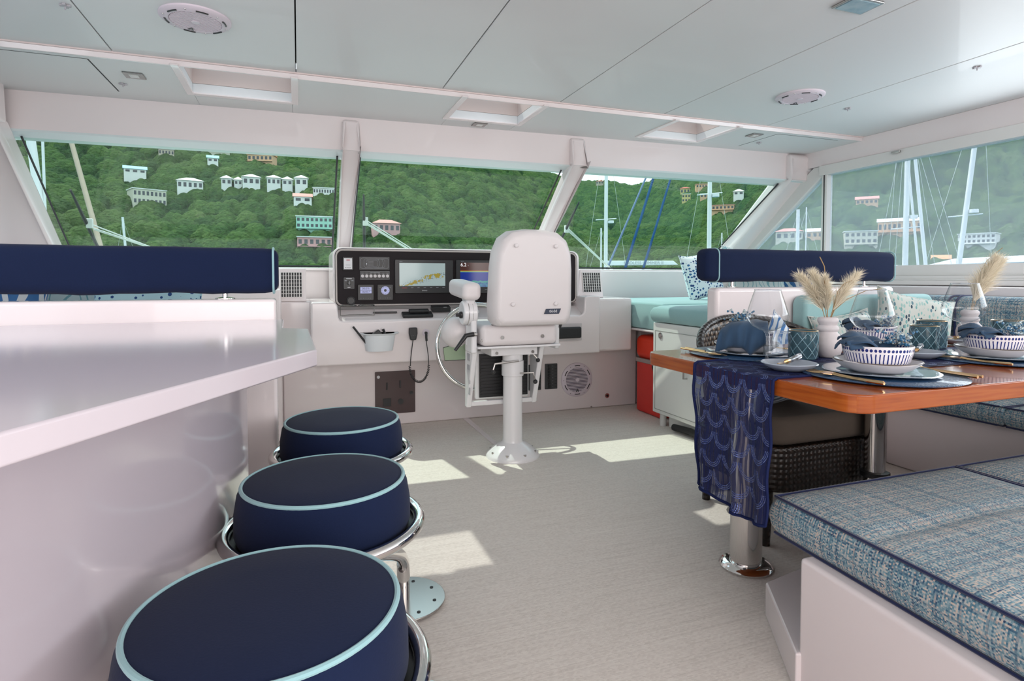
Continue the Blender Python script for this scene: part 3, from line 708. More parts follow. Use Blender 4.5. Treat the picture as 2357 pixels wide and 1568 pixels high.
t = inst('fish_finder', 'black multifunction display showing blue sonar bands, half hidden by the helm seat', 'display', .997, 1.385, .896, 1.121, d=.016, r=.006)
face(t, 'screen', scrmat('sonar_screen', sonar, .6), -.165, .155, -.070, .095, y=-.0165)
text_mesh('6.2', .034, mat('sonar_print', (.75, .76, .78), .4, emit=(.8, .8, .82), es=.5), t, (-.143, -.018, .080), RX, 'digits')
text_mesh('ft', .012, wht, t, (-.110, -.018, .076), RX, 'digits'); text_mesh('SIMRAD', .006, ltgrey, t, (-.15, -.0172, .103), RX)
for i in range(6): face(t, 'key', ltgrey, -.13 + i * .046, -.114 + i * .046, -.088, -.086, y=-.0165)
# vents each side
def vent(name, label, x0, x1, y, z0, z1, ncol, nrow, wx0, wx1, wz0, wz1, bx=.0):
    t = thing(name, label, 'air vent', ((x0 + x1) / 2, y, z0)); w_ = (x1 - x0) / 2; h_ = z1 - z0; X0 = (x0 + x1) / 2
    q = MB(); q.hexa([(-w_, 0, 0), (w_, 0, 0), (w_ - bx * .2, .035, h_), (-w_ + bx, .035, h_), (-w_, .30, 0), (w_, .30, 0), (w_, .30, h_), (-w_ + bx, .30, h_)])
    q.build('vent_box', gel, t, bevel=.006)
    def py(z): return .035 * (z - z0) / h_
    a0, a1, c0, c1 = wx0 - X0, wx1 - X0, wz0 - z0, wz1 - z0
    q = MB(); q.hexa([(a0, .035 * c0 / h_ - .002, c0), (a1, .035 * c0 / h_ - .002, c0), (a1, .035 * c1 / h_ - .002, c1), (a0, .035 * c1 / h_ - .002, c1), (a0, .02, c0), (a1, .02, c0), (a1, .045, c1), (a0, .045, c1)]); q.build('vent_opening', blk, t)
    q = MB()
    for i in range(ncol + 1):
        x = a0 + (a1 - a0) * i / ncol
        q.hexa([(x - .0022, .035 * c0 / h_ - .008, c0), (x + .0022, .035 * c0 / h_ - .008, c0), (x + .0022, .035 * c1 / h_ - .008, c1), (x - .0022, .035 * c1 / h_ - .008, c1), (x - .0022, .0, c0), (x + .0022, .0, c0), (x + .0022, .035, c1), (x - .0022, .035, c1)])
    for i in range(nrow + 1):
        z = c0 + (c1 - c0) * i / nrow; yy = .035 * z / h_
        q.box(a0, a1, yy - .005, yy - .001, z - .0013, z + .0013)
    q.build('vent_slats', frame_w, t); return t
vent('air_vent', 'white vent box with a square grille beside the end of the left navy bolster', -.115, .045, 3.90, .853, 1.060, 8, 7, -.105, .020, .880, 1.035)
vent('air_vent', 'white vent box with a slatted grille just right of the helm seat back', 1.945, 2.165, 3.90, .852, 1.068, 8, 7, 1.998, 2.145, .895, 1.040, bx=.04)

# things on the shelf and console face
dsteel = noisy(mat('dark_steel', (.22, .21, .20), .25, metal=1), (.3, .29, .28), 8, .5)
t = thing('cup_holder', 'double ring wire cup holder at the left end of the console shelf', 'cup holder', (.345, 3.765, .766))
q = MB(); q.torus((-.055, 0, .062), .048, .0035, 40, 8); q.torus((.055, 0, .062), .048, .0035, 40, 8); q.build('ring', dsteel, t)
q = MB(); q.tube([(-.103, -.0, .062), (-.103, 0, .0), (-.05, 0, .003), (.05, 0, .003), (.103, 0, 0), (.103, 0, .062)], .003, 8); q.build('wire_frame', dsteel, t)
t = thing('phone_cradle', 'flat black handset lying in a cradle at the middle of the console shelf', 'handset', (.72, 3.745, .752))
MB().box(-.098, .098, -.028, .04, 0, .022, Matrix.Rotation(R(18), 3, 'X')).build('cradle', blk, t, bevel=.006)
MB().box(-.055, .075, -.012, .024, .026, .045, Matrix.Rotation(R(18), 3, 'X')).build('handset', blk, t, bevel=.006)
tag(MB().box(-.075, .075, -.008, .012, -.004, .006).build('sunglasses_case', blk, None, bevel=.003, loc=(.52, 3.79, .778)), 'slim dark case lying on the shelf between cup holder and handset', 'case')
t = thing('engine_display', 'small black box with a white mark on the shelf left of the wheel rim', 'control box', (.885, 3.80, .782))
MB().box(-.062, .062, -.03, .03, .0, .032, Matrix.Rotation(R(15), 3, 'X')).build('housing', blk, t, bevel=.004)
MB().box(.012, .035, -.031, -.0295, .020, .026).build('label', wht, t)
t = thing('throttle_control', 'chromed throttle lever base partly hidden behind the steering wheel', 'throttle', (1.06, 3.76, .765))
MB().box(-.07, .07, -.04, .04, 0, .02).build('base_plate', whp, t, bevel=.006); MB().torus((-.02, 0, .03), .035, .004, 32, 8, axis=(0, -1, .5)).build('ring', chrome, t)
MB().cyl((.04, 0, .01), (.05, -.03, .09), .008, .006, 12).build('lever', blk, t); MB().sph((.05, -.03, .095), .014).build('knob', blk, t)

t = thing('storage_bin', 'white plastic bin with flared rim hung on the console face', 'bin', (.468, 3.70, .549))
bw = [(-.088, 0), (.088, 0)]
q = MB()
def ring(w0, w1, d, z, n=10):
    return [(-w0, 0, z)] + [(-w1 * math.cos(PI * i / n), -d * math.sin(PI * i / n) ** .6 if 0 < i < n else 0, z) for i in range(n + 1)] + [(w0, 0, z)]
rs = [ring(.083, .083, .085, 0), ring(.098, .098, .105, .10), ring(.118, .118, .118, .106), ring(.122, .120, .122, .112), ring(.096, .096, .098, .110), ring(.082, .082, .080, .006)]
vs = [[q.bm.verts.new(p) for p in r_] for r_ in rs]
for a, b in zip(vs, vs[1:]):
    for i in range(len(a)): q.bm.faces.new((a[i], a[(i + 1) % len(a)], b[(i + 1) % len(b)], b[i]))
q.bm.faces.new(vs[0][::-1]); q.bm.faces.new(vs[-1])
q.build('bin_body', mat('bin_plastic', (.70, .73, .76), .35), t)
t2 = tag(MB().tube([(-.06, -.03, .02), (-.16, -.05, .155)], .0065, 8).build('radio_antenna', blk, None, loc=(.468, 3.70, .549)), 'black radio aerial sticking out to the left of the white bin', 'antenna')
tag(MB().box(-.02, .03, -.05, -.02, .02, .13, Matrix.Rotation(R(-35), 3, 'Y')).build('handheld_radio', blk, None, bevel=.006, loc=(.468, 3.70, .549)), 'black handheld radio standing in the white bin', 'radio')
tag(MB().tube([(.06, -.04, .02), (.02, -.045, .135)], .008, 8).build('flashlight', blk, None, loc=(.468, 3.70, .549)), 'thin black torch leaning in the white bin beside the radio', 'torch')
t = thing('radio_microphone', 'black fist microphone clipped to the console with a coiled cord', 'microphone', (.678, 3.70, .648))
q = MB(); q.prism([(-.026, .038), (.026, .038), (.027, .0), (.018, -.042), (-.018, -.042), (-.027, 0)], 0.006, .036, MXZ); q.build('mic_body', blk, t, bevel=.007)
q = MB()
for i in range(3): q.sph((-.010 + .010 * i, -.037, -.012), .0016, 8)
q.build('mic_grille', ltgrey, t)
cord = [(0, -.02, -.042)] + [(0 - .02 * math.sin(i / 6 * 1.2), -.02, -.042 - .165 * i / 6) for i in range(1, 7)]
q = MB(); q.tube(cord, .0028, 8)
hx = []
A = Vector((-.022, -.02, -.205)); B_ = Vector((.100, -.02, -.200))
for i in range(520):
    f = i / 519; t_ = PI * f; c = Vector((.039 - .061 * math.cos(t_), -.022, -.205 - .105 * math.sin(t_))); a = f * 2 * PI * 30
    nrm = Vector((math.cos(t_), 0, math.sin(t_))); c2 = c + (nrm * math.cos(a) + Vector((0, 1, 0)) * math.sin(a)) * .0065
    hx.append(c2)
q.tube(hx, .0022, 5); q.tube([(.100, -.02, -.205), (.098, -.02, -.15), (.086, -.02, -.06), (.085, -.022, -.02)], .0026, 8)
q.build('coiled_cord', blk, t)
t = thing('socket', 'round white socket with a black plug, right of the fist microphone', 'socket', (.763, 3.70, .648))
MB().cyl((0, 0, 0), (0, -.006, 0), .023, n=32).build('cover', spkm, t); MB().cyl((0, -.006, 0), (0, -.02, 0), .009, n=16).build('plug', blk, t)
MB().tube([(0, -.018, .003), (0, -.020, -.03), (.002, -.02, -.05)], .0075, 10).build('plug_boot', blk, t)
# inset with pale green pane under the wheel, pocket at right
t = thing('compass_window', 'pale green trapezoid pane set in the console behind the steering wheel', 'panel', (.98, 3.695, .525))
q = MB(); q.prism([(-.105, .022), (.06, .068), (.25, .068), (.25, -.062), (-.095, -.062)], 0, .006, MXZ); q.build('pane', greenp, t)
q = MB(); q.tube([(x, -.006, z) for x, z in [(-.105, .022), (.06, .068), (.25, .068), (.25, -.062), (-.095, -.062)]], .002, 6, closed=True); q.build('gasket', blk, t)
q = MB(); q.prism([(.045, .064), (.12, .064), (.12, .01), (.045, .018)], .006, .009, MXZ); q.prism([(.055, -.02), (.12, -.03), (.12, -.058), (.045, -.058)], .006, .009, MXZ); q.build('bracket', steel, t)
t = thing('console_pocket', 'black pouch in a recessed pocket of the console right of the helm seat', 'pouch', (1.80, 3.69, .62))
MB().box(-.13, .075, -.002, .0, -.060, .060).build('recess', mat('recess_grey', (.55, .51, .51), .5), t, bevel=.0)
MB().box(-.12, .062, -.03, -.002, -.042, .038).build('pouch', blk, t, bevel=.012)
# lower wall fittings
t = thing('service_hatch', 'smoked brown square access panel low on the console wall', 'access panel', (.608, 3.97, .225))
q = MB(); q.prism(rrect(-.135, .135, -.145, .145, .006, 4), 0, .008, MXZ); q.build('cover', brownp, t, bevel=.001)
MB().cyl((-.113, -.008, .110), (-.113, -.012, .110), .010, n=20).build('screw_cap', wht, t)
MB().box(-.083, -.030, -.012, -.008, -.092, -.038).build('recessed_socket', blk, t, bevel=.003)
MB().cyl((.035, -.008, -.065), (.035, -.012, -.065), .019, n=24).build('round_socket', blk, t)
MB().box(-.062, -.052, -.014, -.008, .02, .07).build('latch', blk, t, bevel=.002); MB().box(.027, .037, -.014, -.008, .03, .08).build('latch', blk, t, bevel=.002); MB().cyl((.108, -.008, -.01), (.108, -.013, -.01), .012, n=20).build('key_lock', blk, t)
def swp(label, x, n=8):
    t = thing('breaker_panel', label, 'switch panel', (x, 3.97, .266), group=None)
    q = MB(); q.prism(rrect(-.050, .050, -.095, .095, .004, 3), 0, .008, MXZ); q.build('plate', mat('grey_plate', (.045, .045, .048), .4) if 'grey_plate' not in MATS else MATS['grey_plate'], t, bevel=.001)
    for i in range(n):
        z = .078 - i * .0222
        MB().box(-.028, -.008, -.014, -.008, z - .008, z + .008).build('switch', blk, t, bevel=.0015, seg=1)
        MB().sph((.012, -.009, z), .0026, 8).build('indicator', ltgrey, t)
        MB().box(.026, .044, -.0095, -.008, z - .003, z + .003).build('label_strip', blk, t)
swp('black breaker panel low on the wall, half hidden by the helm footrest', 1.630)
swp('black breaker panel low on the wall, between its twin and the round speaker', 1.762)
def speaker(label, loc, rot, R_=.128, hor=True):
    t = thing('loudspeaker', label, 'speaker', loc); t.rotation_euler = rot
    q = MB(); q.lathe([(R_, 0), (R_, .006), (R_ * .93, .013), (R_ * .74, .016), (R_ * .72, .012), (R_ * .70, .010)], n=64); q.build('ring', spkm, t)
    MB().cyl((0, 0, 0), (0, 0, .0095), R_ * .72, n=48).build('cone', mat('spk_dark', (.10, .08, .12), .6) if 'spk_dark' not in MATS else MATS['spk_dark'], t)
    q = MB(); n = 17; rr = R_ * .71
    for i in range(n):
        y = -rr + 2 * rr * (i + .5) / n; w_ = math.sqrt(max(rr * rr - y * y, 0)); q.box(-w_, w_, y - .0026, y + .0026, .009, .016)
    q.cyl((0, 0, .009), (0, 0, .018), R_ * .12, n=24); q.build('grille', spkm, t)
    for i in range(6):
        a = i * PI / 3 + PI / 6; q = MB()
        q.tube([(R_ * .84 * math.cos(a + d), R_ * .84 * math.sin(a + d), .0150) for d in (-.20, -.1, 0, .1, .20)], .0035, 6); q.build('slot', blk, t)
    q = MB()
    for i in range(6): a = i * PI / 3; q.sph((R_ * .88 * math.cos(a), R_ * .88 * math.sin(a), .0135), .0035, 8)
    q.build('screws', steel, t)
    q = MB(); z = -R_ * .60; h_ = R_ * .09
    q.prism([(-h_, z - h_), (-h_ * .3, z - h_), (0, z + h_), (-h_ * .2, z + h_)], .0165, .018); q.prism([(h_, z - h_), (h_ * .3, z - h_), (0, z + h_), (h_ * .2, z + h_)], .0165, .018)
    q.build('badge', blk, t)
    return t
speaker('round white speaker on the console wall right of the breaker panels', (1.975, 3.97, .228), RX, .130)
speaker('larger looking round ceiling speaker nearest the left hatch', (-.36, 2.56, 2.0), (PI, 0, R(20)), .125)
speaker('round ceiling speaker on the starboard side, above the right hatch', (2.60, 2.50, 2.0), (PI, 0, R(-30)), .125)
t = thing('drain_fitting', 'small round steel fitting on the wall right of the wall speaker', 'fitting', (2.237, 3.97, .088))
MB().cyl((0, 0, 0), (0, -.006, 0), .018, n=24).build('flange', steel, t); MB().cyl((0, -.006, 0), (0, -.010, 0), .009, n=16).build('core', blk, t)
tag(MB().cyl((2.10, 3.97, .012), (2.10, 3.965, .012), .006, n=12).build('wall_screw', steel), 'tiny steel screw head on the wall just above the floor', 'screw')

# ceiling fittings
for i, (x, y, lab) in enumerate(((-.73, 3.29, 'small square steel ceiling light left of the left hatch'), (1.09, 3.58, 'small square steel ceiling light ahead of the middle hatch'), (2.93, 3.20, 'small square steel ceiling light right of the right hatch'))):
    t = thing('ceiling_light', lab, 'ceiling light', (x, y, ZF))
    MB().box(-.043, .043, -.043, .043, -.006, 0).build('bezel', dsteel, t, bevel=.003)
    MB().box(-.020, .020, -.020, .020, -.008, -.005).build('lens', mat('light_lens', (.7, .7, .68), .2), t, bevel=.002)
for i, (x, y, z, lab) in enumerate(((-.79, 2.60, 2.0, 'clear cross shaped clip at the upper left of the ceiling'), (-.815, 3.45, ZF, 'clear cross shaped clip beside the left square ceiling light'), (3.05, 2.58, 2.0, 'clear cross shaped clip on the ceiling right of the starboard speaker'), (3.03, 1.87, 2.0, 'clear cross shaped clip at the far upper right of the ceiling'), (3.12, 3.36, ZF, 'clear cross shaped clip beside the right square ceiling light'))):
    q = MB(); q.box(-.018, .018, -.006, .006, -.007, 0); q.box(-.006, .006, -.018, .018, -.0075, 0); q.cyl((0, 0, -.018), (0, 0, 0), .003, n=8)
    tag(q.build('ceiling_clip', mat('clip_plastic', (.42, .40, .43), .3), None, bevel=.001, seg=1, loc=(x, y, z)), lab, 'clip')
t = thing('deck_skylight', 'blue tinted square skylight at the top edge of the ceiling', 'skylight', (1.93, 1.60, 2.0))
MB().box(-.075, .075, -.05, .05, -.008, 0).build('frame', steel, t, bevel=.004); MB().box(-.062, .062, -.04, .04, -.010, -.006).build('pane', noisy(mat('skylight_blue', (.10, .26, .36), .1), (.5, .62, .66), 25, .9), t)

# ================================================================= HELM SEAT
HXc, HYc = 1.12, 3.05
hs = thing('helm_chair', 'white pedestal helm chair with high padded back seen from behind', 'helm chair', (HXc, HYc, 0))
q = MB(); q.lathe([(0, .0), (.150, .0), (.150, .010), (.142, .022), (.118, .045), (.085, .068), (.058, .085), (.0545, .10), (.0535, .50), (.0535, .505)], n=64); q.build('pedestal', whp, hs)
q = MB()
for i in range(8): a = i * PI / 4 + .2; q.cyl((.126 * math.cos(a), .126 * math.sin(a), .022), (.126 * math.cos(a), .126 * math.sin(a), .038), .009, n=14)
q.build('bolt_sockets', steel, hs)
q = MB(); q.cyl((0, 0, .455), (0, 0, .54), .062, n=40); q.cyl((0, 0, .54), (0, 0, .585), .057, n=40); q.build('collar', whp, hs, bevel=.004)
MB().box(-.145, .125, -.06, .14, .575, .625).build('seat_bracket', whp, hs, bevel=.004)
q = MB()
for x in (-.115, .095): q.cyl((x, -.061, .592), (x, -.068, .592), .009, n=6)
q.build('bolts', steel, hs)
MB().box(-.24, .235, -.13, .30, .625, .637).build('seat_plate', whp, hs, bevel=.004)
def pillowbox(x0, x1, y0, y1, z0, z1, r): return MB().box(x0, x1, y0, y1, z0, z1)
q = pillowbox(-.225, .215, -.14, .32, .638, .752, .04); q.build('seat_cushion', vinyl, hs, bevel=.03, seg=5)
q = MB()
for x in (-.11, .12): q.cyl((x, -.14, .685), (x, -.146, .685), .010, n=14)
q.build('seat_studs', steel, hs)
# backrest: rounded outline, thick, tapering toward the bottom, slightly reclined
def outline(s=1.0):
    pts = []
    top, bot = .50, 0.0
    for (x, z) in ((-.190, .0), (-.214, .03), (-.220, .10), (-.214, .30), (-.206, .385), (-.178, .455), (-.130, .492), (-.045, .505)): pts.append((x * s, z))
    pts += [(-x, z) for x, z in reversed(pts)]
    return pts
q = MB(); po = outline(); bmv = []
layers = [(-.0, .90), (-.018, .975), (-.05, 1.0), (-.10, 1.0), (-.13, .96)]
for (yo, sc) in layers:
    bmv.append([q.bm.verts.new((x * sc * (1.0 if yo > -.06 else 1.06), .25 + yo - 0 + 0, .25 + (z - .25) * sc + .0)) for x, z in po])
for a, b in zip(bmv, bmv[1:]):
    for i in range(len(a)): q.bm.faces.new((a[i], a[(i + 1) % len(a)], b[(i + 1) % len(b)], b[i]))
q.bm.faces.new(bmv[0]); q.bm.faces.new(bmv[-1][::-1])
# turn so the narrow padded layers face forward; rear face towards the camera
for v in q.bm.verts: v.co = Vector((v.co.x, -(v.co.y - .25) - .30, v.co.z + .752))
bmesh.ops.transform(q.bm, matrix=Matrix.Translation((0, -.2, .76)) @ Matrix.Rotation(R(4), 4, 'X') @ Matrix.Translation((0, .2, -.76)), verts=q.bm.verts)
# thicken forward
back = q.build('backrest', vinyl, hs, bevel=.02, seg=4)
back.location = (.035, .06, 0)
q = MB()
for x, z in ((-.115, 1.165), (.105, 1.165), (-.125, .865), (.115, .865)):
    yy = -.247 - (z - .76) * math.tan(R(4)) * 1.0
    q.sph((x + .035, yy, z), .0115, 14, (1, .5, 1))
q.build('back_buttons', vinyl, hs)
bdg = MB(); bdg.prism([(-.052, -.014), (.034, -.014), (.046, .014), (-.040, .014)], 0, .003, MXZ)
bo = bdg.build('badge', mat('navy_badge', (.03, .04, .07), .3), hs, bevel=.002); bo.location = (.135, -.2475, .825)
text_mesh('tkidd', .022, mat('badge_print', (.62, .62, .64), .3, metal=.5), bo, (0, -.0038, .001), RX)
# side pieces: hinge disc, armrest, levers, thigh bolster
MB().tube([(-.262, -.02, .64), (-.262, -.03, .80), (-.262, .02, .90)], .014, 10).build('side_bracket', whp, hs)
MB().box(-.272, -.238, -.11, .02, .60, .80).build('side_plate', whp, hs, bevel=.012)
q = MB(); q.cyl((-.235, -.06, .815), (-.312, -.06, .815), .064, n=36); q.build('hinge_disc', whp, hs, bevel=.010)
q = MB(); q.torus((-.262, -.06, .815), .0625, .002, 40, 6, axis=(1, 0, 0)); q.torus((-.285, -.06, .815), .0645, .002, 40, 6, axis=(1, 0, 0)); q.build('hinge_groove', steel, hs)
q = MB(); q.cyl((-.300, -.075, .805), (-.325, -.075, .805), .018, n=16); q.cyl((-.32, -.075, .805), (-.345, -.075, .805), .009, n=12); q.build('hinge_knob', blk, hs, bevel=.002)
q = MB(); q.hexa([(-.29, -.09, .83), (-.255, -.09, .83), (-.235, -.12, .93), (-.30, -.12, .93), (-.29, -.02, .84), (-.255, -.02, .84), (-.235, .02, .94), (-.30, .02, .94)]); q.build('arm_support', whp, hs, bevel=.012)
q = MB(); q.box(-.325, -.225, -.15, .18, .893, .985, Matrix.Rotation(R(4), 3, 'X')); q.build('armrest', vinyl, hs, bevel=.03, seg=5)
MB().box(.232, .262, -.06, .06, .60, .76).build('side_plate', whp, hs, bevel=.012)
q = MB(); q.sph((-.31, .08, .70), .09, 24, (.85, 1.1, .95)); q.build('thigh_bolster', vinyl, hs)
def lever(p0, p1, p2, r=.010, c='lever'):
    q = MB(); q.tube([p0, p1, p2], [r * 1.3, r * 1.25, r * .8], 12); q.build(c, blk, hs, bevel=0); 
lever((-.262, -.12, .705), (-.305, -.125, .70), (-.365, -.13, .625)); MB().cyl((-.245, -.12, .705), (-.262, -.12, .705), .012, n=14).build('lever_boss', steel, hs)
lever((.262, -.05, .72), (.28, -.06, .80), (.31, -.07, .83), .009)
q = MB(); q.cyl((-.145, -.11, .775), (-.165, -.12, .735), .007, n=12); q.cyl((-.165, -.12, .735), (-.225, -.13, .665), .004, n=10); q.cyl((.15, -.11, .775), (.165, -.12, .70), .006, n=12); q.build('gas_strut', steel, hs)
q = MB(); q.cyl((-.165, -.12, .735), (-.195, -.125, .700), .010, n=12); q.cyl((.155, -.12, .735), (.165, -.12, .700), .009, n=12); q.build('strut_end', blk, hs)
for pp, rr0 in (([(0.01, -.068, .545), (-.13, -.075, .535), (-.14, -.075, .50)], .006), ([(.02, -.065, .475), (.09, -.085, .478), (.10, -.088, .43)], .005), ([(.10, -.05, .58), (.125, -.065, .55)], .004)): MB().tube(pp, rr0, 8).build('control_rod', steel, hs)
q = MB(); q.sph((-.140, -.075, .492), .013, 14); q.sph((.101, -.088, .428), .013, 14); q.sph((.126, -.066, .543), .012, 14); q.build('rod_knob', blk, hs)
# footrest hung in front
fr_ = MB()
for x in (-.235, .155):
    fr_.hexa([(x - .012, -.06, .625), (x + .016, -.06, .625), (x + .010, .05, .28), (x - .020, .05, .28), (x - .012, .10, .625), (x + .016, .10, .625), (x + .010, .085, .28), (x - .020, .085, .28)])
fr_.box(-.25, .17, .05, .08, .285, .312); fr_.build('footrest_frame', whp, hs, bevel=.008)
q = MB()
for i in range(4): q.box(-.250, -.246, .0, .05, .36 + i * .062, .40 + i * .062)
q.build('frame_slots', mat('slot_grey', (.42, .42, .44), .5), hs)
q = MB(); q.box(-.175, .155, .14, .17, .300, .58); q.build('footrest_tray', whp, hs, bevel=.012)
q = MB(); q.box(-.155, .140, .125, .142, .315, .565)
for i in range(13): q.box(-.150, .135, .119, .127, .325 + i * .0185, .334 + i * .0185)
q.build('footrest_pad', blk, hs)

# ================================================================= STEERING WHEEL
t = thing('steering_wheel', 'polished steel steering wheel rim behind the helm seat', 'steering wheel', (1.045, 3.46, .575))
q = MB(); q.torus((0, 0, 0), .262, .0135, 96, 14, axis=(0, -1, .15)); q.build('rim', chrome, t)
q = MB(); q.cyl((0, .0, 0), (0, .25, -.03), .035, n=24); q.cyl((0, -.02, .0), (0, .0, 0), .055, .06, n=32); q.build('hub', chrome, t)
for a in (20, -70):
    q = MB(); q.cyl((.04 * math.cos(R(a)), 0, .04 * math.sin(R(a))), (.258 * math.cos(R(a)), .0, .258 * math.sin(R(a))), .008, n=10); q.build('spoke', chrome, t)

# ================================================================= BAR COUNTER, DIVIDERS, BOLSTERS
ct = thing('bar_counter', 'glossy white angled bar counter filling the left foreground', 'bar counter', (-.6, 1.2, 0))
poly = [(.030, 1.118), (.023, 1.576), (-.04, 1.63), (-.045, 1.965), (-1.66, 1.965), (-1.66, -.45), (-.80, -.45), (-.237, .604)]
def off(pl, dx, dy): return [(x + dx, y + dy) for x, y in pl]
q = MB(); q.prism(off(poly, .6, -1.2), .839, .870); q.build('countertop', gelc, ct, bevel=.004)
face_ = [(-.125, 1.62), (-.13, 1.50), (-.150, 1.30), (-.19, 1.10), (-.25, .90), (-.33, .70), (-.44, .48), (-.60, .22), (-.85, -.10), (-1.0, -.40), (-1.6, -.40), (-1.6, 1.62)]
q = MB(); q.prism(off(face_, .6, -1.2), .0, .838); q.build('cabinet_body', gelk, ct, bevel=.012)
dvl = tag(MB().box(-1.68, -.066, 1.97, 2.05, 0, .935).build('divider_panel', gel, None, bevel=.012), 'white divider panel under the left navy bolster, behind the bar counter', 'divider')
dvr = tag(MB().box(1.852, 3.03, 2.25, 2.33, 0, .955).build('divider_panel', gel, None, bevel=.022, seg=5), 'white divider panel under the right navy bolster, behind the dining table', 'divider')
def bolster(label, x0, x1, y, z0, z1, th, pipes, posts, panel_top):
    t = thing('bolster_backrest', label, 'backrest', ((x0 + x1) / 2, y, z0)); X0 = (x0 + x1) / 2; w_ = (x1 - x0) / 2; h_ = z1 - z0
    q = MB(); prof = rrect(-th / 2, th / 2, 0, h_, .03, 6); n = len(prof); rings = []
    st = [(-w_, .72), (-w_ + .006, .88), (-w_ + .02, .97), (-w_ + .04, 1.0)]; st = st + [(-x, s) for x, s in reversed(st)]
    N = 30; st = st[:4] + [(-w_ + .04 + (2 * w_ - .08) * i / N, 1 + .0) for i in range(1, N)] + st[4:]
    for x, s in st:
        wob = .0022 * math.sin(x * 17) + .0015 * math.sin(x * 41)
        rings.append([q.bm.verts.new((x, py * s, h_ / 2 + (pz - h_ / 2) * s + (wob if pz < h_ / 2 else wob * .3))) for py, pz in prof])
    for a, b in zip(rings, rings[1:]):
        for i in range(n): q.bm.faces.new((a[i], a[(i + 1) % n], b[(i + 1) % n], b[i]))
    q.bm.faces.new(rings[0]); q.bm.faces.new(rings[-1][::-1]); q.build('cushion', navy, t)
    for x in pipes:
        q = MB(); q.tube([(x - X0, py * 1.03, h_ / 2 + (pz - h_ / 2) * 1.01) for py, pz in prof], .0032, 8, closed=True); q.build('piping', tealp, t)
    for x in posts:
        zt = panel_top - z0
        q = MB(); q.cyl((x - X0, 0, zt + .002), (x - X0, 0, .035), .008, n=16); q.lathe([(0, zt), (.028, zt), (.028, zt + .003), (.012, zt + .006), (0, zt + .006)], (x - X0, 0, 0), 24); q.build('post', chrome, t)
    return t
bolster('long navy bolster with pale teal piping on the left divider panel', -1.62, -.060, 2.01, .953, 1.094, .085, (-.074,), (-.215, -1.3), .935)
bolster('shorter navy bolster with pale teal piping on the right divider panel', 1.79, 3.03, 2.29, .982, 1.140, .085, (1.862, 3.022), (1.975, 2.85), .955)

# ================================================================= BAR STOOLS
def make_stool():
    t = thing('bar_stool', '', 'bar stool')
    R0 = .171
    q = MB(); q.lathe([(0, -.105), (R0 * 1.01, -.105), (R0 * 1.042, -.09), (R0 * 1.038, -.05), (R0 * 1.005, -.015), (R0 * .965, .0), (R0 * .90, .004), (R0 * .5, .007), (0, .008)], n=72); q.build('seat_cushion', navy, t)
    q = MB(); q.torus((0, 0, .0), R0 * .955, .0042, 96, 8); q.build('piping', tealp, t)
    q = MB(); q.torus((0, 0, -.098), R0 + .0265, .0125, 96, 12); q.build('footed_ring', chrome, t)
    MB().cyl((0, 0, -.118), (0, 0, -.106), R0 + .018, n=48).build('seat_pan', blk, t)
    z0 = -.57; BX, BY = .245, .485
    q = MB(); pts = [(.0, .0, -.115), (.03, .05, -.17), (.10, .19, -.26), (.17, .33, -.34), (.225, .44, -.40), (BX, BY, -.45), (BX, BY, -.50), (BX, BY, z0 + .008)]
    sm = []
    for i in range(len(pts) - 1):
        for k in range(4): f = k / 4; sm.append(Vector(pts[i]).lerp(Vector(pts[i + 1]), f))
    sm.append(Vector(pts[-1])); 
    for _ in range(3): sm = [sm[0]] + [(sm[i - 1] + sm[i] * 2 + sm[i + 1]) / 4 for i in range(1, len(sm) - 1)] + [sm[-1]]
    q.tube(sm, .020, 16); q.build('column', chrome, t)
    q = MB(); q.cyl((BX, BY, z0 + .002), (BX, BY, z0 + .009), .128, n=64); q.build('base_plate', steel, t, bevel=.002)
    q = MB()
    for i in range(8): a = i * PI / 4 + .3; q.cyl((BX + .098 * math.cos(a), BY + .098 * math.sin(a), z0 + .008), (BX + .098 * math.cos(a), BY + .098 * math.sin(a), z0 + .0105), .0055, n=12)
    q.build('base_screws', blk, t)
    return t
G = 'navy bar stools along the counter'
st0 = make_stool(); tune(st0, 'navy round bar stool nearest the camera, at the bottom of the picture', (-.040, .812, .572), 0, G)
st1 = copy_tree(st0); tune(st1, 'middle navy bar stool, whose chrome column and round floor plate show', (.048, 1.290, .574), 0, G)
st2 = copy_tree(st0); tune(st2, 'farthest navy bar stool, nearest the console wall', (.120, 1.82, .572), R(22), G)

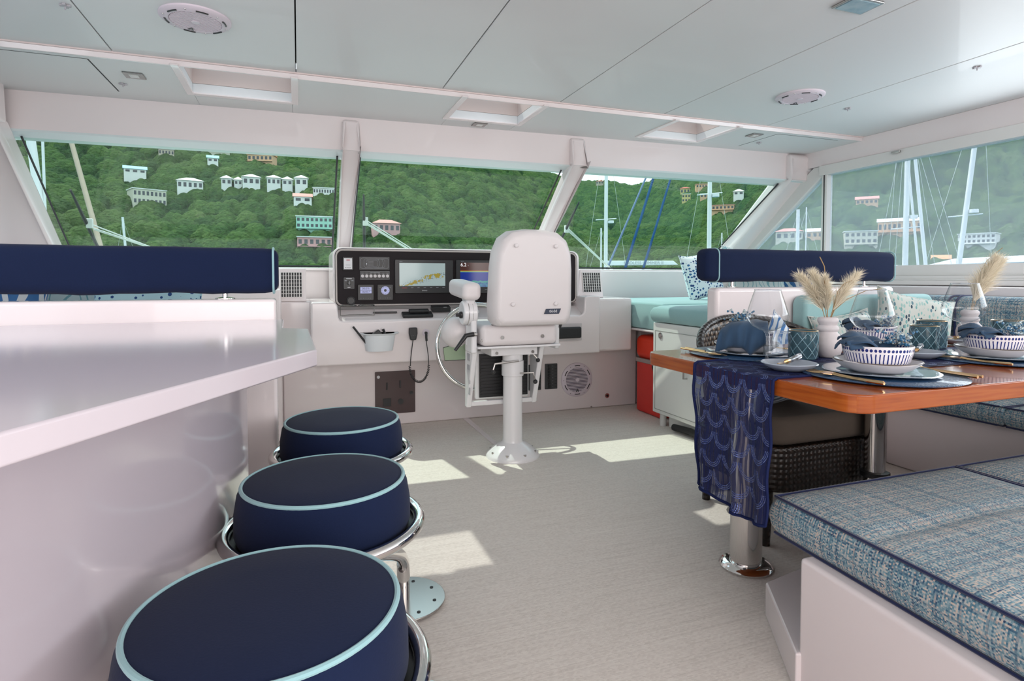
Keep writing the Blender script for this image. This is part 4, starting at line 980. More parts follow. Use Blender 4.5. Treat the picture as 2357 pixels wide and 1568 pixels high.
# ================================================================= FORWARD LOUNGE SEATS
def gridcush(name, m, x0, x1, y0, y1, z0, z1, parent=None, loc=(0, 0, 0), slant=0.0, valley=None, bulge=.012, r=.035, nx=24, ny=24, pipe=None, pm=None):
    """soft box cushion: grid wrapped round the edges; x of the left side may slant with y"""
    q = MB(); w_, d_, h_ = x1 - x0, y1 - y0, z1 - z0
    def P(u, v, top):
        x = x0 + w_ * u; y = y0 + d_ * v
        x += slant * (y1 - y) * (1 - u)
        if top:
            e = min(u * w_, (1 - u) * w_, v * d_, (1 - v) * d_)
            s = 1 - max(0, 1 - e / .09) ** 2
            z = z1 - bulge + bulge * s * (1 + .25 * math.sin(u * 9) * math.sin(v * 7))
            if valley is not None:
                for vy in valley: z -= .010 * math.exp(-((y - vy) / .018) ** 2) * s
        else: z = z0
        return (x, y, z)
    T = [[q.bm.verts.new(P(i / nx, j / ny, True)) for i in range(nx + 1)] for j in range(ny + 1)]
    B = {}
    for j in range(ny + 1):
        for i in range(nx + 1):
            if i in (0, nx) or j in (0, ny): B[(i, j)] = q.bm.verts.new(P(i / nx, j / ny, False))
    for j in range(ny):
        for i in range(nx): q.bm.faces.new((T[j][i], T[j][i + 1], T[j + 1][i + 1], T[j + 1][i]))
    loop = [(i, 0) for i in range(nx)] + [(nx, j) for j in range(ny)] + [(i, ny) for i in range(nx, 0, -1)] + [(0, j) for j in range(ny, 0, -1)]
    cxm, cym = (x0 + x1) / 2, (y0 + y1) / 2
    prev = None; mids = []
    rows = 4
    cols = []
    for (i, j) in loop:
        t_ = T[j][i]; b_ = B[(i, j)]; col = [t_]
        for k in range(1, rows):
            f = k / rows; p = t_.co.lerp(b_.co, f); o = math.sin(PI * f) * bulge * 1.1
            if i == 0: p.x -= o
            if i == nx: p.x += o
            if j == 0: p.y -= o
            if j == ny: p.y += o
            col.append(q.bm.verts.new(p))
        col.append(b_); cols.append(col)
    for a, b in zip(cols, cols[1:] + cols[:1]):
        for k in range(rows): q.bm.faces.new((a[k], a[k + 1], b[k + 1], b[k]))
    q.bm.faces.new([B[l] for l in loop])
    edge = [tuple(T[j][i].co) for i, j in loop]; edgeb = [tuple(B[l].co) for l in loop]
    o = q.build(name, m, parent, bevel=.012, seg=3, loc=loc, ang=60)
    if pm:
        for pts in ((edge, edgeb) if pipe == 'both' else (edge,)):
            z_ = MB(); z_.tube(pts, .0042, 6, closed=True); z_.build('piping', pm, o)
    return o
lt = thing('lounge_platform', 'white moulded platform carrying the forward teal seats', 'seat base', (2.9, 3.9, 0))
def lb(name, m, x0, x1, y0, y1, z0, z1, bevel=.008): return MB().box(x0 - 2.9, x1 - 2.9, y0 - 3.9, y1 - 3.9, z0, z1).build(name, m, lt, bevel=bevel)
lb('deck_board', gel, 2.335, 3.78, 3.42, 4.5, .612, .63); lb('back_wall', gel, 2.52, 3.78, 3.95, 4.5, 0, .61); lb('backrest_wall', gel, 2.33, 3.78, 4.40, 4.515, .62, 1.06)
tag(gridcush('lounge_cushion', teal, 2.345, 3.70, 3.40, 4.38, .632, .832, bulge=.012), 'pale teal seat cushion below the right windshield, over the red bag', 'cushion')
tag(gridcush('lounge_cushion', teal, 2.262, 2.93, 2.36, 3.392, .704, .818, bulge=.016), 'pale teal cushion on top of the white cabinet', 'cushion')
cab = thing('storage_cabinet', 'white floor cabinet with round lock and steel handle, under a teal cushion', 'cabinet', (2.27, 2.87, 0))
MB().box(0, .66, -.52, .53, .085, .70).build('body', cabm, cab, bevel=.008)
MB().box(.06, .60, -.45, .42, .0, .085).build('plinth', cabm, cab)
MB().cyl((.04, .46, 0), (.04, .46, .085), .022, n=20).build('foot', frame_w, cab)
d = MB().box(-.004, .01, -.42, .495, .115, .645).build('door', cabm, cab, bevel=.002)
q = MB()
for a in ((-.0055, -.003, -.422, -.419, .113, .647), (-.0055, -.003, .494, .497, .113, .647), (-.0055, -.003, -.42, .496, .644, .647), (-.0055, -.003, -.42, .496, .113, .116)): q.box(*a)
q.build('door_gap', mat('gap_grey', (.30, .31, .29), .6), cab)
q = MB(); q.torus((-.006, .435, .615), .018, .004, 32, 8, axis=(1, 0, 0)); q.cyl((-.008, .435, .615), (.0, .435, .615), .013, n=20); q.build('lock', steel, d)
q = MB(); q.tube([(-.004, .15, .425), (-.03, .15, .425), (-.03, .15, .372), (-.004, .15, .372)], .006, 8); q.build('handle', steel, d)
tag(MB().tube([(.01, .30, .03), (.03, .15, .035), (.02, .0, .03), (.05, -.2, .03)], .022, 10).build('floor_hose', blk, None, loc=(2.27, 2.87, 0)), 'black hose lying on the floor under the white cabinet', 'hose')
# red bag in the nook
rb = thing('safety_bag', 'orange red safety bag with black strap in the nook left of the cabinet', 'bag', (2.52, 3.64, 0))
MB().box(-.13, .12, -.16, .16, .0, .39).build('lower_case', redg, rb, bevel=.02, seg=4)
q = MB().box(-.14, .12, -.17, .17, .40, .575); q.build('top_bag', red, rb, bevel=.05, seg=5)
MB().box(-.135, .125, -.165, .165, .37, .41).build('band', steel, rb, bevel=.01)
q = MB(); q.tube([(-.14, -.10, .40), (-.17, -.13, .37), (-.155, -.15, .30), (-.14, -.165, .25), (-.13, -.17, .24), (-.05, -.17, .235)], .013, 8); q.build('strap', blk, rb)
# throw pillows
def pillow(label, m, loc, rot, s=.40, th=.13, group=None, name='throw_pillow', pipe=None):
    q = MB(); n = 22
    def Pz(u, v, sg):
        ux, vy = 2 * u - 1, 2 * v - 1
        e = max(0, (1 - ux ** 4) * (1 - vy ** 4)) ** .55
        sh = 1 - .07 * (1 - abs(ux) ** 2) * abs(vy) ** 3; sv = 1 - .07 * (1 - abs(vy) ** 2) * abs(ux) ** 3
        pinch = 1 + .05 * (abs(ux) * abs(vy)) ** 3
        return Vector((ux * s / 2 * sv * pinch, sg * th / 2 * e + .004 * math.sin(9 * u + 5 * v), vy * s / 2 * sh * pinch))
    F = [[q.bm.verts.new(Pz(i / n, j / n, -1)) for i in range(n + 1)] for j in range(n + 1)]
    Bk = [[F[j][i] if i in (0, n) or j in (0, n) else q.bm.verts.new(Pz(i / n, j / n, 1)) for i in range(n + 1)] for j in range(n + 1)]
    for j in range(n):
        for i in range(n):
            q.bm.faces.new((F[j][i], F[j][i + 1], F[j + 1][i + 1], F[j + 1][i])); q.bm.faces.new((Bk[j][i], Bk[j + 1][i], Bk[j + 1][i + 1], Bk[j][i + 1]))
    edge = [tuple(F[0][i].co) for i in range(n)] + [tuple(F[j][n].co) for j in range(n)] + [tuple(F[n][i].co) for i in range(n, 0, -1)] + [tuple(F[j][0].co) for j in range(n, 0, -1)]
    o = q.build(name, m, None, loc=loc, ang=80); o.rotation_euler = rot
    tag(o, label, 'pillow', group)
    q = MB(); q.tube(edge, .003, 6, closed=True); q.build('piping', pipe or m, o)
    return o
pillow('white pillow with small navy dots on the teal seat below the right windshield', pil_dots, (2.985, 3.80, 1.015), (R(-14), R(-8), R(8)), .36, .13)
pillow('pale pillow with fish print just showing under the right navy bolster', pil_fish, (2.42, 2.62, .995), (R(-20), R(3), R(-5)), .36, .12)
pillow('teal and white pillow seen in the slot below the right navy bolster', pil_wave, (2.80, 2.66, .985), (R(-20), R(-4), R(8)), .34, .12)
# settee behind the left divider with three pillows
sb = thing('port_settee', 'white settee base in front of the left windshield', 'settee', (-.9, 2.9, 0))
MB().box(-.75, .55, -.75, .55, 0, .56).build('seat_base', gel, sb, bevel=.01); MB().box(-.78, .80, .9, 1.60, 0, .93).build('back_wall', gel, sb, bevel=.01)
MB().box(.60, .70, .86, 1.3, 0, .84).build('end_panel', gel, sb, bevel=.01)
tag(gridcush('settee_cushion', teal, -1.64, -.38, 2.16, 3.42, .562, .68), 'pale teal settee cushion behind the left divider panel', 'cushion')
pillow('blue and white wave pillow leftmost in the slot below the left bolster', pil_wave, (-.98, 2.36, .86), (R(-12), 0, R(-12)), .42, .13)
pillow('pale fish print pillow in the middle of the slot below the left bolster', pil_fish, (-.72, 2.52, .86), (R(-12), 0, R(-6)), .40, .12)
pillow('dotted pillow rightmost in the slot below the left bolster', dots_mat('blue_dot_fabric', (.45, .68, .74), [(.02, .07, .22)], 50, .33), (-.50, 2.36, .86), (R(-12), 0, R(-10)), .36, .12)

# ================================================================= DINETTE
dn = thing('dinette_base', 'white moulded dinette base under the tweed seats at the right', 'seat base', (2.2, .9, 0))
def dshape(name, poly, z0, z1, bevel=.012):
    q = MB(); q.prism(off(poly, -2.2, -.9), z0, z1); return q.build(name, gel, dn, bevel=bevel)
dshape('bench_base', [(1.122, 1.058), (1.05, .30), (.98, -.45), (3.0, -.45), (3.0, 1.058)], 0, .330)
dshape('platform', [(1.288, 1.335), (1.108, 1.05), (1.3, .98), (2.9, .98), (2.9, 1.40), (1.45, 1.365)], 0, .10, .006)
dshape('sofa_base', [(2.97, -.45), (2.97, 2.24), (3.48, 2.24), (3.48, -.45)], 0, .345)
G = 'tweed dinette cushions'
tag(gridcush('bench_cushion', plaidm, 1.166, 1.855, .02, 1.178, .333, .443, slant=-.075, valley=(.90, .62), bulge=.014, pipe='both', pm=navyt, nx=28, ny=60), 'blue tweed bench cushion with navy piping in the right foreground', 'cushion', G)
tag(gridcush('bench_cushion', plaidm, 1.866, 2.90, .02, 1.178, .333, .443, valley=(.90, .62), bulge=.014, pipe='both', pm=navyt, nx=30, ny=60), 'blue tweed bench cushion beyond the foreground one, at the right edge', 'cushion', G)
tag(gridcush('sofa_cushion', plaidm, 2.915, 3.40, 1.655, 2.22, .345, .445, bulge=.016, pipe='both', pm=navyt), 'tweed sofa seat cushion seen under the far side of the table', 'cushion', G)
tag(gridcush('sofa_cushion', plaidm, 2.915, 3.40, .40, 1.640, .345, .445, bulge=.016, pipe='both', pm=navyt), 'tweed sofa seat cushion at the right edge, beneath the table corner', 'cushion', G)
def backcush(label, y0, y1):
    q = MB(); pf = rrect(3.24, 3.42, .45, .905, .06, 6); n = len(pf); rings = []
    for (y, s) in [(y0, .93), (y0 + .012, .985), (y0 + .03, 1)] + [(y0 + .03 + (y1 - y0 - .06) * i / 14, 1) for i in range(1, 14)] + [(y1 - .03, 1), (y1 - .012, .985), (y1, .93)]:
        rings.append([q.bm.verts.new((3.33 + (x - 3.33) * s, y, .68 + (z - .68) * s)) for x, z in pf])
    for a, b in zip(rings, rings[1:]):
        for i in range(n): q.bm.faces.new((a[i], a[(i + 1) % n], b[(i + 1) % n], b[i]))
    q.bm.faces.new(rings[0]); q.bm.faces.new(rings[-1][::-1])
    o = q.build('sofa_back_cushion', plaidm, None, ang=60); tag(o, label, 'cushion', G)
    for y in (y0 + .01, y1 - .01):
        z_ = MB(); z_.tube([(x * 1.0, y, z) for x, z in [(3.33 + (x - 3.33) * 1.0, .68 + (z - .68) * 1.0) for x, z in pf]], .006, 6, closed=True); z_.build('piping', navyt, o)
    return o
backcush('tweed sofa back cushion farther from the camera, behind the petal print pillow', 2.105, 2.52); backcush('tweed sofa back cushion at the right, behind the second wine glass', 1.52, 2.085)
backcush('tweed sofa back cushion at the right edge of the picture', .60, 1.50)
o = MB(); o.prism(rrect(2.30, 3.20, .45, .915, .05, 6), -2.245, -2.155, MXZ); tag(o.build('corner_back_cushion', teal, None, bevel=.02), 'plain teal back cushion against the right divider panel, behind the vase', 'cushion')
pillow('pillow with teal and black petal print leaning on the tweed sofa', pil_leaf, (2.845, 2.02, .735), (R(-12), R(12), R(-24)), .37, .12)
pillow('teal petal print pillow tucked behind the tall pampas vase', pil_leaf, (2.50, 2.09, .66), (R(-14), R(-6), R(-6)), .34, .12)

# ---- dining table
tb = thing('dining_table', 'glossy cherry wood dining table laid for a meal, on steel pedestals', 'table', (1.95, 1.32, 0))
tp = rrect(1.128, 2.86, .915, 1.745, .055, 8)
q = MB(); q.prism(off(tp, -1.95, -1.32), .702, .745); q.build('tabletop', wood, tb, bevel=.004)
def leg(x, y, r, zt, collar=None):
    q = MB(); q.cyl((x, y, .0), (x, y, zt), r, n=48); o = q.build('leg', chrome, tb)
    q = MB(); q.lathe([(r, .0), (r + .034, .0), (r + .036, .008), (r + .026, .018), (r + .005, .022), (r, .022)], (x, y, 0), 48); q.build('base_ring', chrome, o)
    if collar:
        q = MB(); q.lathe([(r, collar), (r + .012, collar), (r + .012, collar + .018), (r, collar + .020)], (x, y, 0), 40); q.build('collar', blk, o)
leg(1.445 - 1.95, 1.590 - 1.32, .0525, .702); leg(2.085 - 1.95, 1.615 - 1.32, .0365, .702, .235)
# runner: sheer sequined lace over the table and down its left end
q = MB(); ny, y0, y1 = 26, 1.143, 1.452; prof = [(2.80, .7475), (2.4, .7475), (2.0, .7475), (1.6, .7475), (1.3, .7475), (1.16, .7475), (1.128, .7470), (1.1175, .742), (1.1165, .73), (1.116, .70)] + [(1.115 - .004 * math.sin(i * .9), .70 - .327 * i / 14) for i in range(1, 15)]
rows = []
for k, (x, z) in enumerate(prof):
    row = []
    for j in range(ny + 1):
        v = j / ny; y = y0 + (y1 - y0) * v; f = max(0, (.70 - z) / .33)
        xx = x - f * (.010 * (1 + math.sin(v * 17 + .6)) + .005 * math.sin(v * 31)); yy = y + f * (.012 * math.sin(v * 9)) - f * .012 * (1 - v) * 0 - f * .03 * v
        row.append(q.bm.verts.new((xx - 1.95, yy - 1.32, z + (-.012 * math.sin(v * 5) * f * (k == len(prof) - 1)))))
    rows.append(row)
for a, b in zip(rows, rows[1:]):
    for j in range(ny): q.bm.faces.new((a[j], a[j + 1], b[j + 1], b[j]))
hem = [tuple(r_[0].co) for r_ in rows if r_[0].co.x < -.6] + [tuple(v.co) for v in rows[-1]] + [tuple(r_[-1].co) for r_ in reversed(rows) if r_[0].co.x < -.6]
rn = q.build('table_runner', seqm, None, loc=(1.95, 1.32, 0), ang=80)
tag(rn, 'sheer navy sequined table runner hanging over the left end of the table', 'table runner')
q = MB(); q.tube(hem, .0042, 6); q.build('hem', seqe, rn)

# ---- wicker chair
ch = thing('wicker_chair', 'dark wicker tub chair with brown cushion pushed under the table', 'chair', (1.96, 1.93, 0))
def tub(z0f, z1f, r0, r1, m, name, a0, a1, th=.022, n=40, rows_=14):
    q = MB(); V = []
    for k in range(rows_ + 1):
        f = k / rows_; row = []
        for i in range(n + 1):
            a = R(a0 + (a1 - a0) * i / n); z = z0f(a) + (z1f(a) - z0f(a)) * f; r = r0 + (r1 - r0) * f
            row.append(q.bm.verts.new((r * 1.0 * math.cos(a), r * .78 * math.sin(a), z)))
        V.append(row)
    for a, b in zip(V, V[1:]):
        for i in range(n): q.bm.faces.new((a[i], a[i + 1], b[i + 1], b[i]))
    q.bm.faces.ensure_lookup_table()
    uvl = None
    top_ = [tuple(v.co) for v in V[-1]]
    o = q.build(name, m, ch, solid=th)
    # follow the curve with the weave
    me = o.data; uv = me.uv_layers[0]
    for p in me.polygons:
        for li in p.loop_indices:
            c = me.vertices[me.loops[li].vertex_index].co; uv.data[li].uv = (math.atan2(c.y / .78, c.x) * .36, c.z)
    return o, top_
topz = lambda a: .60 + .215 * max(0, math.sin(a)) ** .8 if math.sin(a) > 0 else .60
bk, rimp = tub(lambda a: .36, topz, .335, .385, wick, 'backrest', -25, 205)
q = MB(); q.tube(rimp, .016, 10); q.build('rim', wickd, bk)
q = MB(); q.prism(rrect(-.325, .325, -.255, .235, .09, 6), .19, .365); q.build('seat_frame', wickd, ch, bevel=.012)
q = MB(); q.prism(rrect(-.315, .30, -.262, .215, .07, 6), .370, .478); q.build('seat_cushion', sofab, ch, bevel=.028, seg=5)
for x, y in ((-.33, -.235), (.30, -.235), (-.24, .215), (.26, .215)):
    q = MB(); q.cyl((x, y, 0), (x * .97, y * .97, .20), .017, .024, n=16); q.build('leg', wickd, ch)
pillow('grey striped pillow lying on the wicker chair, seen under the table edge', pil_dark, (1.86, 1.88, .53), (R(70), 0, R(10)), .34, .09)
pillow('blue and white wave pillow against the wicker chair back, seen through the tumbler', pil_wave, (2.06, 2.05, .635), (R(-14), R(40), R(5)), .30, .10)

# ---- table settings
TZ = .7455
def place(fn): return fn
def mk_placemat():
    q = MB(); q.lathe([(0, 0), (.188, 0), (.191, .0022), (.188, .0044), (0, .0044)], n=96)
    return q.build('placemat', matmat, None)
def mk_charger():
    q = MB(); q.lathe([(0, 0), (.085, .0), (.128, .006), (.134, .008), (.128, .0095), (.085, .004), (0, .003)], n=72, wob=.0022, seed=3); return q.build('charger', chargerm, None)
def mk_plate():
    q = MB(); q.lathe([(0, 0), (.058, 0), (.078, .008), (.098, .024), (.102, .028), (.099, .030), (.080, .016), (.060, .008), (0, .007)], n=72, wob=.0022, seed=5)
    o = q.build('dinner_plate', ceram, None)
    q = MB(); q.torus((0, 0, .0292), .1, .0016, 72, 6); q.build('rim_line', mat('rim_brown', (.10, .08, .07), .4), o)
    q = MB(); q.lathe([(0, .0075), (.060, .0085), (.079, .0163), (.079, .0170), (.060, .0092), (0, .0082)], n=64); q.build('glazed_well', noisy(mat('well_grey', (.16, .16, .19), .25), (.26, .26, .30), 30, .5), o)
    return o
def mk_bowl():
    q = MB(); q.lathe([(0, 0), (.050, 0), (.060, .003), (.073, .020), (.0795, .042), (.082, .060), (.0805, .0615), (.078, .058), (.075, .042), (.068, .020), (.052, .007), (0, .006)], n=72, wob=.0010, seed=9)
    return q.build('salad_bowl', bowlm, None)
def mk_sideplate():
    q = MB(); q.lathe([(0, 0), (.045, 0), (.066, .012), (.073, .019), (.071, .021), (.062, .014), (.045, .006), (0, .005)], n=60, wob=.0008, seed=2); return q.build('bread_plate', plateg, None)
def mk_spreader():
    t = thing('butter_spreader', '', 'spreader')
    q = MB(); q.tube([(0, 0, 0), (.02, 0, .001), (.085, 0, .006)], [.006, .0072, .0085], 12); q.build('handle', acryl, t)
    q = MB(); q.cyl((-.012, 0, 0), (.006, 0, 0), .0068, n=14); q.build('ferrule', gold, t)
    q = MB(); q.prism([(-.070, -.006), (-.062, -.009), (-.03, -.006), (-.010, -.003), (-.010, .003), (-.03, .005), (-.066, .004)], -.001, .001); q.build('blade', gold, t)
    return t
def mk_fork():
    t = thing('fork', '', 'fork')
    q = MB(); q.tube([(0, -.105, .004), (0, -.03, .003), (0, .01, .004), (0, .028, .006)], [.0038, .0034, .0026, .0024], 8); q.build('handle', gold, t)
    q = MB(); q.prism([(-.003, .026), (.003, .026), (.0105, .042), (.0105, .055), (-.0105, .055), (-.0105, .042)], .0045, .0065)
    for x in (-.0090, -.003, .003, .0090): q.tube([(x, .054, .0055), (x, .08, .0035), (x, .098, .0055)], [.0014, .0012, .0008], 6)
    q.build('tines', gold, t); return t
def mk_knife():
    t = thing('table_knife', '', 'knife')
    q = MB(); q.tube([(0, -.105, .004), (0, .0, .004)], [.0042, .0034], 8); q.build('handle', gold, t)
    q = MB(); q.prism([(-.003, 0), (.003, 0), (.0075, .02), (.0075, .085), (.001, .105), (-.004, .085), (-.004, .02)], .003, .0048); q.build('blade', gold, t); return t
def mk_spoon():
    t = thing('table_spoon', '', 'spoon')
    q = MB(); q.tube([(0, -.105, .004), (0, .02, .004), (0, .045, .006)], [.0038, .0026, .0024], 8); q.build('handle', gold, t)
    q = MB(); q.sph((0, .072, .006), .030, 20, (.62, 1, .16)); q.build('bowl', gold, t); return t
def mk_wine():
    t = thing('wine_glass', '', 'wine glass')
    q = MB(); q.lathe([(0, .002), (.038, .002), (.038, .0032), (.010, .0055), (.0045, .012), (.0036, .03), (.0036, .07), (.0050, .085), (.010, .092)], n=48); q.build('stem', wine, t)
    q = MB(); pr = [(.004, .092), (.024, .097), (.045, .110), (.0575, .128), (.0600, .138), (.0580, .148), (.050, .175), (.042, .200), (.0362, .217)]
    q.lathe(pr, n=56); b_ = q.build('bowl', wine, t)
    q = MB(); q.torus((0, 0, .217), .0362, .0011, 56, 6); q.build('rim', acryl, t)
    return t
def mk_teal():
    t = thing('teal_tumbler', '', 'tumbler')
    q = MB(); q.lathe([(0, 0), (.038, 0), (.0405, .004), (.0425, .088), (.0412, .089), (.0392, .087), (.037, .008), (0, .007)], n=56); q.build('glass', tealg, t)
    q = MB(); n = 9; H_ = .078
    for s in (1, -1):
        for i in range(n):
            pts = []
            for k in range(9):
                f = k / 8; a = 2 * PI * (i / n) + s * f * 2 * PI * 2 / n; r = .0412 + .0018 * f; pts.append((r * math.cos(a), r * math.sin(a), .004 + H_ * f))
            q.tube(pts, .0011, 5)
    q.build('diamond_ribs', mat('pale_teal_rib', (.22, .36, .42), .15, coat=.5) if 'pale_teal_rib' not in MATS else MATS['pale_teal_rib'], t)
    q = MB(); q.torus((0, 0, .0885), .042, .0012, 56, 6); q.build('gold_rim', gold, t)
    return t
def mk_rocks():
    t = thing('rocks_glass', '', 'tumbler')
    q = MB(); q.lathe([(0, 0.001), (.036, .001), (.039, .005), (.0385, .085)], n=48); q.build('outer_glass', wine, t)
    q = MB(); q.lathe([(0, .010), (.034, .011), (.0365, .018), (.037, .085)], n=48); q.build('inner_glass', wine, t)
    q = MB(); q.torus((0, 0, .085), .0378, .0012, 48, 6); q.build('rim', acryl, t); return t
def mk_vase():
    q = MB(); q.lathe([(0, 0), (.028, 0), (.037, .008), (.0435, .030), (.0440, .045), (.0385, .066), (.0285, .078), (.0275, .081), (.0315, .086), (.0320, .092), (.0290, .098), (.0255, .101), (.0265, .105), (.0305, .112), (.0310, .118), (.0280, .124), (.0215, .127), (.0195, .125), (.018, .11), (.018, .05), (0, .04)], n=56)
    return q.build('bud_vase', matte_v, None)
def petal(ang, L_, W, z0, rise, droop, twist=0.0, nu=12, nv=10):
    q = MB(); G_ = []
    c, s_ = math.cos(ang), math.sin(ang)
    for j in range(nu + 1):
        f = j / nu; row = []
        wd = W * (.35 + .65 * math.sin(PI * min(1, .18 + .62 * f))) * (1 if f < .8 else 1 - (f - .8) * 2.2)
        z = z0 + rise * math.sin(PI * .5 * min(1, f * 1.5)) - droop * max(0, f - .45) ** 1.5 * 2.6
        for i in range(nv + 1):
            u = i / nv * 2 - 1; lat = u * wd / 2; rr = L_ * f
            zz = z - abs(u) ** 2 * .018 * (1 - .3 * f) + twist * u * f * .02 + .0025 * math.sin(7 * u + 9 * f)
            row.append(q.bm.verts.new((c * rr - s_ * lat, s_ * rr + c * lat, zz)))
        G_.append(row)
    for a_, b_ in zip(G_, G_[1:]):
        for i in range(nv): q.bm.faces.new((a_[i], a_[i + 1], b_[i + 1], b_[i]))
    return q
def mk_napkin(kind, seed):
    if kind == 'rose':
        o = petal(R(160), .098, .120, .012, .052, .020, .4).build('folded_napkin', napk, None, solid=.003, ang=80)
        for a_, L_, W, z0, ri, dr, tw in ((178, .104, .060, .014, .040, .006, -.3), (60, .100, .085, .012, .050, .030, .8), (20, .085, .060, .010, .040, .022, -.8), (110, .090, .100, .012, .060, .018, .3), (-20, .080, .060, .006, .030, .020, 0)):
            petal(R(a_), L_, W, z0, ri, dr, tw).build('fold', napk, o, solid=.003, ang=80)
        return o
    # draped napkin: a ridge over the bowl and two pleated points hanging towards the cabin
    q = MB(); top = [(-.070, .03, .078), (-.045, .01, .098), (-.01, 0, .106), (.03, -.005, .112), (.062, .0, .104)]
    bot = [(-.095, -.075, .004), (-.055, -.088, .024), (-.015, -.098, .028), (.012, -.110, .006), (.060, -.085, .045)]
    def ip(P_, f):
        f *= len(P_) - 1; i = min(int(f), len(P_) - 2); return Vector(P_[i]).lerp(Vector(P_[i + 1]), f - i)
    N, M_ = 32, 18; G_ = []
    for j in range(M_ + 1):
        v = j / M_; row = []
        for i in range(N + 1):
            u = i / N; A_, B_ = ip(top, u), ip(bot, u); p = A_.lerp(B_, v); p.y -= .046 * math.sin(PI * v) ** .8 * (1 - .2 * math.sin(u * 12)); p.z += .030 * math.sin(PI * v)
            p.y += .006 * math.sin(u * 24) * v; row.append(q.bm.verts.new(p))
        G_.append(row)
    for a_, b_ in zip(G_, G_[1:]):
        for i in range(N): q.bm.faces.new((a_[i], a_[i + 1], b_[i + 1], b_[i]))
    o = q.build('folded_napkin', napk, None, solid=.0032, ang=80)
    petal(R(95), .085, .13, .098, .008, .03).build('fold', napk, o, solid=.003, ang=80)
    petal(R(20), .075, .07, .100, .010, .05).build('fold', napk, o, solid=.003, ang=80)
    return o
def mk_beads(seed, s=1.0):
    rg = random.Random(seed); t = thing('beaded_napkin_ring', '', 'napkin ring'); b1, b2, w_ = MB(), MB(), MB()
    for k in range(16):
        a = rg.uniform(0, 6.28); L_ = rg.uniform(.025, .055) * s; el = rg.uniform(.1, 1.1)
        d = Vector((math.cos(a) * math.cos(el), math.sin(a) * math.cos(el), math.sin(el)))
        w_.tube([Vector((0, 0, 0)), d * L_ * .6 + Vector((0, 0, .003)), d * L_], .0006, 4)
        for m_ in range(7):
            p = d * L_ * rg.uniform(.35, 1.05) + Vector((rg.uniform(-.006, .006), rg.uniform(-.006, .006), rg.uniform(-.005, .005)))
            (b1 if rg.random() < .66 else b2).sph(p, rg.uniform(.0022, .0042), 8)
    w_.build('wire_stems', steel, t); b1.build('blue_beads', beadb, t); b2.build('clear_beads', beadc, t)
    return t
def put(o, label, loc, rz=0, group=None, cat=None, sc=None):
    o['label'] = label
    if cat: o['category'] = cat
    if group: o['group'] = group
    o.location = loc; o.rotation_euler = (0, 0, rz)
    if sc: o.scale = (sc, sc, sc)
    return o
SET = [('A', 1.405, 1.545, 'left far', PI), ('B', 1.425, 1.095, 'front', 0), ('C', 2.045, 1.185, 'right', 0), ('D', 1.97, 1.545, 'far middle', PI)]
words = {'A': 'left far corner of the table', 'B': 'front place nearest the table corner', 'C': 'right hand place at the picture edge', 'D': 'far place behind the tall vase'}
protos = {}
def get(kind, fn, *a):
    if kind not in protos: protos[kind] = fn(*a); return protos[kind]
    return copy_tree(protos[kind])
for key, x, y, nm, rz in SET:
    wd = words[key]; z = TZ + .002
    put(get('mat', mk_placemat), 'round navy woven placemat, ' + wd, (x, y, z), 0, 'navy placemats', 'placemat')
    put(get('charger', mk_charger), 'marbled blue glass charger plate, ' + wd, (x, y, z + .0046), rz, 'glass chargers', 'charger plate')
    put(get('plate', mk_plate), 'white stoneware dinner plate, ' + wd, (x - .01, y, z + .0098), rz, 'stoneware plates', 'plate')
    put(get('bowl', mk_bowl), 'white bowl with blue dots and stripes, ' + wd, (x - .01, y, z + .0185), rz, 'striped bowls', 'bowl')
    s = 1 if rz == 0 else -1
    for i in range(2): put(get('fork', mk_fork), ('outer' if i else 'inner') + ' gold fork on the placemat, ' + wd, (x - s * (.150 + .016 * i), y - s * .01 * (i + 1) - s * .01, z + .005), rz + (.06 * i), 'gold forks')
    put(get('knife', mk_knife), 'gold table knife on the placemat, ' + wd, (x + s * .140, y - s * .045, z + .005), rz, 'gold knives')
    put(get('spoon', mk_spoon), 'gold spoon on the placemat, ' + wd, (x + s * .158, y - s * .045, z + .005), rz, 'gold spoons')
    kind = 'drape' if key == 'A' else 'rose'
    put(get('nap' + kind, mk_napkin, kind, 3), 'blue linen napkin folded over the bowl, ' + wd, (x - .01, y, z + (.004 if kind == 'drape' else .040)), {'A': R(-42), 'B': 0, 'C': .25, 'D': .5}[key], 'blue napkins', 'napkin')
    put(get('beads', mk_beads, 4, 1.0), 'blue and clear beaded napkin ring, ' + wd, (x + (.025 if key != 'A' else -.03), y - .025 if key != 'A' else y + .01, z + (.080 if key != 'A' else .108)), x * 9, 'beaded napkin rings')
def side(label, x, y, rz, sl):
    put(get('side', mk_sideplate), label, (x, y, TZ + .003), 0, 'grey bread plates', 'plate')
    put(get('spr', mk_spreader), sl, (x - .004, y, TZ + .0265), rz, 'butter spreaders')
side('small grey bread plate on the runner below the tall wine glass', 1.262, 1.235, R(25), 'gold spreader with clear handle on the bread plate nearest the left table edge')
side('small grey bread plate between the front and right places', 1.845, 1.290, R(28), 'gold spreader with clear handle on the bread plate in the middle of the table')
side('small grey bread plate far behind the teal tumblers', 2.36, 1.50, R(10), 'gold spreader with clear handle on the far bread plate')
put(get('wine', mk_wine), 'large empty wine glass at the left, standing on the runner', (1.318, 1.375, TZ + .002), 0, 'wine glasses')
put(get('wine', mk_wine), 'large empty wine glass in the middle, behind the front bowl', (1.585, 1.245, TZ + .002), 0, 'wine glasses')
put(get('wine', mk_wine), 'large empty wine glass at the right, before the second pampas vase', (2.13, 1.335, TZ + .002), 0, 'wine glasses', sc=1.08)
put(get('rocks', mk_rocks), 'clear short tumbler right of the left wine glass stem', (1.385, 1.405, TZ + .003), 0)
